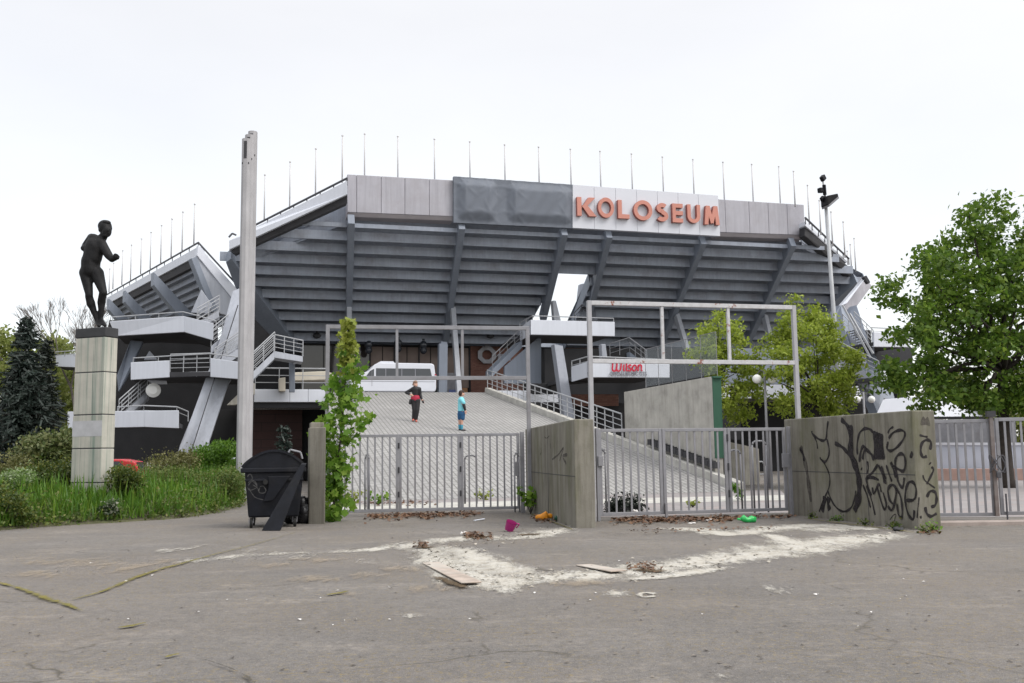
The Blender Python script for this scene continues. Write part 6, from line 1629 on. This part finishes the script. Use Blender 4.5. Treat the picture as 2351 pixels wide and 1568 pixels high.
# long white sand trail from the graffiti wall to the lower left
spill('sand_spill', [(2090, 1222), (1960, 1237), (1800, 1262), (1660, 1282), (1520, 1302), (1380, 1318), (1250, 1325), (1120, 1338), (1040, 1345)], [.35, .7, .75, .55, .5, .55, .5, .6, .3], 'sand', .006)
spill('sand_spill', [(980, 1252), (1030, 1285), (1080, 1310), (1130, 1332), (1200, 1345)], [.3, .55, .6, .6, .2], 'sand', .008)
spill('sand_spill', [(1040, 1256), (1080, 1275), (1120, 1298), (1150, 1318)], [.3, .4, .4, .3], 'sand', .010)
spill('sand_spill', [(1135, 1288), (1165, 1305), (1195, 1320)], [.2, .35, .3], 'sand'); blob('sand_spill', 1190, 1318, 90, 14, 'sand', .9); blob('sand_spill', 1760, 1256, 120, 20, 'sand', .9); blob('sand_spill', 1900, 1214, 140, 14, 'sand', 1.0); blob('sand_spill', 1470, 1300, 90, 14, 'sand', .85); blob('sand_spill', 1020, 1268, 70, 22, 'sand', .85)
spill('sand_spill', [(2080, 1212), (1980, 1212), (1880, 1206), (1780, 1212), (1680, 1226), (1600, 1216), (1500, 1212)], [.3, .5, .45, .5, .4, .45, .3], 'sand', .012)
spill('sand_spill', [(1760, 1225), (1800, 1240), (1850, 1258), (1900, 1268)], [.15, .3, .5, .3], 'sand', .010)
spill('sand_spill', [(1310, 1206), (1260, 1222), (1180, 1235), (1100, 1232), (1020, 1240), (930, 1252), (850, 1262), (700, 1270)], [.3, .5, .4, .3, .45, .4, .3, .22], 'sand', kw=.85); spill('sand_spill', [(720, 1268), (560, 1275), (400, 1292)], [.25, .4, .3], 'sand', kw=.6)
blob('sand_spill', 1415, 1362, 48, 13, 'sand', 1.15)
blob('sand_spill', 1160, 1354, 60, 20, 'sand', 1.0)
blob('sand_spill', 940, 1412, 55, 14, 'sand', .75)
spill('sand_spill', [(1440, 1330), (1560, 1318), (1680, 1300)], [.12, .22, .12], 'sand', .009)
blob('sand_spill', 1780, 1350, 70, 22, 'sand', .6)
blob('sand_spill', 1640, 1552, 55, 18, 'sand', .6)
ring = [(1484+16*math.cos(k*.524), 1365+5*math.sin(k*.524)) for k in range(13)]; spill('sand_spill', ring, [.05]*13, 'sand', .009, n=4)
for u_, v_, ru_, rv_ in ((300, 1302, 120, 18), (380, 1286, 70, 12), (150, 1290, 150, 18), (90, 1318, 110, 14), (720, 1328, 110, 16), (840, 1322, 100, 14), (940, 1306, 90, 12), (720, 1284, 90, 9), (1000, 1350, 110, 16), (1320, 1338, 130, 12), (790, 1362, 70, 8), (620, 1296, 80, 10)):
    blob('yellow_sand', u_, v_, ru_, rv_, 'sandy', 1.0)
spill('sand_spill', [(330, 1268), (420, 1258), (480, 1248)], [.25, .35, .25], 'sand', kw=.5); blob('sand_spill', 440, 1286, 90, 9, 'sand', .55); blob('sand_spill', 560, 1262, 110, 8, 'sand', .5); blob('sand_spill', 690, 1278, 130, 9, 'sand', .5); blob('sand_spill', 860, 1290, 120, 12, 'sand', .5)
# moss filled cracks
spill('moss_seam', [(150, 1378), (230, 1358), (330, 1318), (420, 1292), (500, 1270), (580, 1250), (700, 1215)], [.04, .07, .12, .08, .045, .035, .03], 'moss', .012, kw=.88)
spill('moss_seam', [(-40, 1328), (40, 1348), (110, 1374), (150, 1386), (195, 1404)], [.10, .08, .12, .10, .04], 'moss', .014, kw=.88)
spill('moss_seam', [(270, 1440), (300, 1436), (335, 1428)], [.04, .08, .03], 'moss', .008); spill('moss_seam', [(750, 1365), (780, 1360), (800, 1356)], [.05, .09, .04], 'moss', .008); spill('moss_seam', [(380, 1508), (400, 1502), (412, 1500)], [.03, .06, .03], 'moss', .008)
spill('asphalt_crack', [(460, 1510), (520, 1530), (560, 1548), (590, 1572)], [.02, .025, .03, .03], 'crack', kw=.7)
spill('asphalt_crack', [(1365, 1222), (1480, 1225), (1620, 1218), (1800, 1208)], [.05, .05, .04, .03], 'crack', .009)
spill('moss_seam', [(1835, 1188), (1920, 1199), (2010, 1210), (2105, 1222)], [.05, .09, .07, .09], 'moss', .012)
spill('moss_seam', [(1215, 1178), (1260, 1194), (1318, 1217)], [.06, .06, .04], 'moss', .012)
# leaf litter
def litter(px0, px1, n, spread, name, mat, size=.075, zmax=.05):
    P = []
    for k in range(n):
        f = random.random()
        if random.random() > .45+.55*math.sin(f*17+px0[0])*math.sin(f*7.3+1): f = random.random()*.999 if random.random() < .3 else (f*.5+.25)
        sp_ = spread*(.5+1.1*abs(math.sin(f*11+px0[0]*.1)))
        u = px0[0]+(px1[0]-px0[0])*f; v = px0[1]+(px1[1]-px0[1])*f+random.gauss(0, sp_); p = gnd(u, v); P.append((p.x, p.y, .012+random.random()*zmax*math.exp(-((v-px0[1])/spread)**2*.2)))
    o = leaf_obj(name, np.array(P), size, M[mat] if isinstance(mat, str) else mat, None, shape='lobe', flat=2.0); tag(o, kind='stuff')
litter((835, 1188), (1110, 1180), 900, 3.2, 'leaf_litter', 'asph_leaf'); litter((1400, 1197), (1690, 1192), 900, 3.0, 'leaf_litter', 'asph_leaf'); litter((1690, 1192), (1830, 1185), 120, 2.4, 'leaf_litter', 'asph_leaf'); litter((1210, 1190), (1275, 1196), 140, 3, 'leaf_litter', 'asph_leaf', .06)
litter((1400, 1222), (1800, 1212), 90, 2, 'leaf_litter', 'asph_leaf', .05, .02); litter((1060, 1230), (1130, 1235), 220, 3, 'leaf_litter', 'asph_leaf', .05, .06); litter((950, 1253), (985, 1255), 80, 2.5, 'leaf_litter', 'asph_leaf', .05, .05); litter((1440, 1303), (1520, 1310), 130, 5, 'leaf_litter', 'asph_leaf', .04, .03); litter((2110, 1225), (2160, 1222), 60, 3, 'leaf_litter', 'asph_leaf', .05, .03); litter((780, 1160), (1010, 1154), 260, 3, 'leaf_litter', 'asph_leaf')
spill('rotten_leaves', [(1060, 1232), (1100, 1232), (1130, 1230)], [.1, .25, .1], 'debris', .013); spill('rotten_leaves', [(955, 1256), (975, 1256), (990, 1254)], [.08, .16, .06], 'debris', .013); spill('rotten_leaves', [(1190, 1228), (1215, 1226), (1240, 1226)], [.08, .18, .08], 'debris', .015); spill('rotten_leaves', [(1460, 1306), (1490, 1308), (1520, 1312)], [.1, .16, .1], 'debris', .013); spill('rotten_leaves', [(1000, 1322), (1040, 1338), (1070, 1348)], [.07, .09, .06], 'debris')
spill('rotten_leaves', [(840, 1190), (960, 1187), (1090, 1183)], [.1, .16, .1], 'debris', kw=.5); spill('rotten_leaves', [(1420, 1199), (1550, 1197), (1680, 1193)], [.1, .16, .1], 'debris', kw=.5)
# concrete chips and pebbles
P = []
trail = [(2080, 1222), (1800, 1262), (1520, 1302), (1250, 1325), (1060, 1330), (1000, 1262), (1180, 1236), (1300, 1212)]
for k in range(420):
    i_ = random.randrange(len(trail)-1); f = random.random(); (ua, va), (ub, vb_) = trail[i_], trail[i_+1]; p = gnd(ua+(ub-ua)*f+random.gauss(0, 25), va+(vb_-va)*f+random.gauss(0, 9)); P.append((p.x, p.y, .014))
o = leaf_obj('rubble_grit', np.array(P), .055, surf('rubble_stone', (.30, .275, .235), .9, .5, 9), None, flat=3.0, jitter=.7); tag(o, kind='stuff')
mb = MB(); n_p = 0
P = []
for k in range(420):
    u = random.uniform(-20, 2370); v = 1210+random.random()**1.3*350; p = gnd(u, v); P.append((p.x, p.y, .008))
o = leaf_obj('grit', np.array(P), .035, surf('grit_stone', (.16, .14, .12), .9, .5, 3), None, flat=4.0); tag(o, kind='stuff')
def plank(label, px, wd, h, mat, name='plank'):
    a = gnd(*px[0]); b = gnd(*px[1]); mb = MB(); mb.bar(a+UP*h/2, b+UP*(h/2+.03), wd, h); o = rebase(mb.build(name, mat, None, bevel=.008), a); tag(o, label, 'board')
pk = surf('pale_board', (.36, .30, .255), .9, .3, 5, dirt=(.44, .42, .38), dirt_amt=.95)
plank('pale pinkish board lying in the white sand nearest the viewer', ((988, 1293), (1082, 1345)), .24, .016, pk); plank('pale pinkish board lying in the sand trail right of the other board', ((1338, 1298), (1420, 1318)), .22, .016, pk); plank('flat white strip lying on the ground in front of the left gate', ((1088, 1196), (1112, 1195)), .08, .02, M['white'])
def crumple(name, label, cat, u, v, w, d, h, mat, vox=.02, lumps=7):
    c = gnd(u, v); mb = MB()
    for j in range(lumps): mb.sphere(c+Vector((random.uniform(-w, w)*.6, random.uniform(-d, d)*.6, h*random.uniform(.25, .6))), w*random.uniform(.25, .5), d*random.uniform(.3, .6), h*random.uniform(.3, .5), n=8, m=6)
    t = thing(name, c, label, cat); o = fuse(mb, 'wrap', mat, t, vox, 1); return t
crumple('plastic_bag', 'crumpled orange plastic bag at the foot of the middle concrete wall', 'bag', 1252, 1194, .24, .12, .20, M['orange']); crumple('plastic_bag', 'dark green plastic bag next to the orange one at the wall foot', 'bag', 1280, 1197, .12, .10, .14, M['dkgreen'])
crumple('paper_scrap', 'crumpled white paper on the dry leaves before the right gate', 'paper', 1626, 1198, .09, .06, .08, M['paper'], .015); crumple('paper_scrap', 'small white paper scrap left of the dark leaf heap on the asphalt', 'paper', 1066, 1228, .10, .06, .07, M['paper'], .015); crumple('paper_scrap', 'white paper scrap lying behind the bars at the left of the right gate', 'paper', 1458, 1176, .08, .06, .08, M['paper'], .015); crumple('paper_scrap', 'flat white paper scrap at the front edge of the dry leaves by the right gate', 'paper', 1588, 1203, .12, .06, .04, M['paper'], .015); crumple('stone', 'dark stone on the ground at the right end of the graffiti wall', 'stone', 2062, 1219, .13, .08, .09, M['stonecap'], .02)
# purple cup
c = gnd(1168, 1220); t = thing('plastic_pot', c, 'purple plastic pot standing tilted on the asphalt before the left gate', 'pot'); ax = Vector((.35, -.3, .9)).normalized(); mb = MB()
c = c+UP*.03; mb.tube(c, c+ax*.17, .085, .11, 16, False); mb.tube(c+ax*.17, c+ax*.01, .10, .075, 16, False); mb.sphere(c+ax*.01, .08, .08, .02); mb.build('cup', M['purple'], t, True); mb = MB(); mb.path([c+ax*.14+Vector((.10, 0, 0)), c+ax*.12+Vector((.16, 0, 0)), c+ax*.04+Vector((.13, 0, 0))], .012); mb.build('handle', M['purple'], t)
# green bottle
c = gnd(1700, 1200); d = Vector((1, .15, 0)).normalized(); t = thing('plastic_bottle', c, 'squashed bright green plastic bottle lying in front of the right gate', 'bottle'); mb = MB(); mb.chain([c+UP*.07, c+d*.06+UP*.09, c+d*.14+UP*.05, c+d*.24+UP*.07, c+d*.32+UP*.06], [.03, .075, .05, .075, .06], 12); mb.build('flask', M['bottle'], t, True); mb = MB(); mb.tube(c-d*.07+UP*.08, c+UP*.07, .022, .025, 10); mb.build('neck', M['bottle'], t)
# white paint ring and small pale shards
P = [tuple(gnd(random.uniform(200, 2200), random.uniform(1225, 1440), .012)) for _ in range(45)]
o = leaf_obj('paper_crumbs', np.array(P), .04, M['paper'], None, flat=5.0); tag(o, kind='stuff')
# ================================================================== WORLD, LIGHT, CAMERA
def finish():
    w = bpy.data.worlds.new("World"); SC.world = w; w.use_nodes = True; nt = w.node_tree
    bg = nt.nodes['Background']; out = nt.nodes['World Output']
    sky = nt.nodes.new('ShaderNodeTexSky'); sky.sky_type = 'NISHITA'; sky.sun_disc = False
    sky.sun_elevation = math.radians(47); sky.sun_rotation = math.radians(118)
    bg.inputs['Strength'].default_value = .05; nt.links.new(sky.outputs[0], bg.inputs['Color'])
    tc = nt.nodes.new('ShaderNodeTexCoord'); sx = nt.nodes.new('ShaderNodeSeparateXYZ'); nt.links.new(tc.outputs['Generated'], sx.inputs[0])
    # overcast layer: brighter towards the zenith, faint cloud texture
    r = nt.nodes.new('ShaderNodeValToRGB'); cr = r.color_ramp
    for _ in range(3): cr.elements.new(.5)
    for e, (p, c) in zip(cr.elements, ((0., (.93, .915, .895)), (.16, (.94, .925, .90)), (.42, (.90, .875, .845)), (.62, (1.1, 1.09, 1.07)), (1., (1.55, 1.55, 1.55)))):
        e.position = p; e.color = rgb(c)
    nt.links.new(sx.outputs['Z'], r.inputs[0])
    n = nt.nodes.new('ShaderNodeTexNoise'); n.inputs['Scale'].default_value = 2.2; n.inputs['Detail'].default_value = 5
    mp = nt.nodes.new('ShaderNodeMapping'); mp.inputs['Scale'].default_value = (1, 1, 2.4); nt.links.new(tc.outputs['Generated'], mp.inputs[0]); nt.links.new(mp.outputs[0], n.inputs['Vector'])
    r2 = nt.nodes.new('ShaderNodeValToRGB'); r2.color_ramp.elements[0].position = .3; r2.color_ramp.elements[0].color = (.90, .902, .91, 1); r2.color_ramp.elements[1].position = .7; r2.color_ramp.elements[1].color = (1.0, 1.0, 1.0, 1)
    nt.links.new(n.outputs['Fac'], r2.inputs[0])
    mx = nt.nodes.new('ShaderNodeMix'); mx.data_type = 'RGBA'; mx.blend_type = 'MULTIPLY'; mx.inputs[0].default_value = 1
    nt.links.new(r.outputs[0], mx.inputs[6]); nt.links.new(r2.outputs[0], mx.inputs[7])
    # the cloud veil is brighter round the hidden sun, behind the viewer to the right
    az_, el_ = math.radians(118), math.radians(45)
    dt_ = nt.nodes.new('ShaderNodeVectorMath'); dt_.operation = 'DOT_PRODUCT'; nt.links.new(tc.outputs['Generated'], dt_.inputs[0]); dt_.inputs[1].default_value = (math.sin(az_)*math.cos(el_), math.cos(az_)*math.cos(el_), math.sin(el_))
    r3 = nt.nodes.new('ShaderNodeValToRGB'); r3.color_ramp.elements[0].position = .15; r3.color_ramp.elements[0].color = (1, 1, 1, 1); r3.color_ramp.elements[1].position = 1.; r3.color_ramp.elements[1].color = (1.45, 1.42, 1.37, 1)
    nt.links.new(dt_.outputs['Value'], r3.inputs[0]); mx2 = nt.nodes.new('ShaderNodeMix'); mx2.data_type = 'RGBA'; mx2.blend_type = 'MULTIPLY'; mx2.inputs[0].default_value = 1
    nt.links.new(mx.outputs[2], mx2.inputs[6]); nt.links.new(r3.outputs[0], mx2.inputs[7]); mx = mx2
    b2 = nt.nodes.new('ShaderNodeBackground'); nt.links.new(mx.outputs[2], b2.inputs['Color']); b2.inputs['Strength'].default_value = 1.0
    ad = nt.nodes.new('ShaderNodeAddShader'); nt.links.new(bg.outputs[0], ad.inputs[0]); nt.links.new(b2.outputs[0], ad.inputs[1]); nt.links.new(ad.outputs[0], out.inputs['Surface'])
    L = bpy.data.lights.new('sun', 'SUN'); L.energy = 2.1; L.angle = math.radians(28); L.color = (1, .96, .9)
    lo = bpy.data.objects.new('sun', L); COL.objects.link(lo)
    az, el = math.radians(118), math.radians(47)   # from the right, behind the viewer
    dirv = Vector((math.sin(az)*math.cos(el), math.cos(az)*math.cos(el), math.sin(el)))
    lo.rotation_euler = dirv.to_track_quat('Z', 'Y').to_euler()
    cd = bpy.data.cameras.new('camera'); co = bpy.data.objects.new('camera', cd); COL.objects.link(co)
    cd.sensor_width = 36; cd.lens = F*36/2350; cd.clip_end = 3000; cd.clip_start = .05
    co.matrix_world = Matrix.Translation(EYEP) @ CR.to_4x4(); SC.camera = co
    vs = SC.view_settings; vs.view_transform = 'Standard'; vs.look = 'None'; vs.gamma = 1; vs.exposure = 0
finish()
SC.cycles.transparent_max_bounces = 40
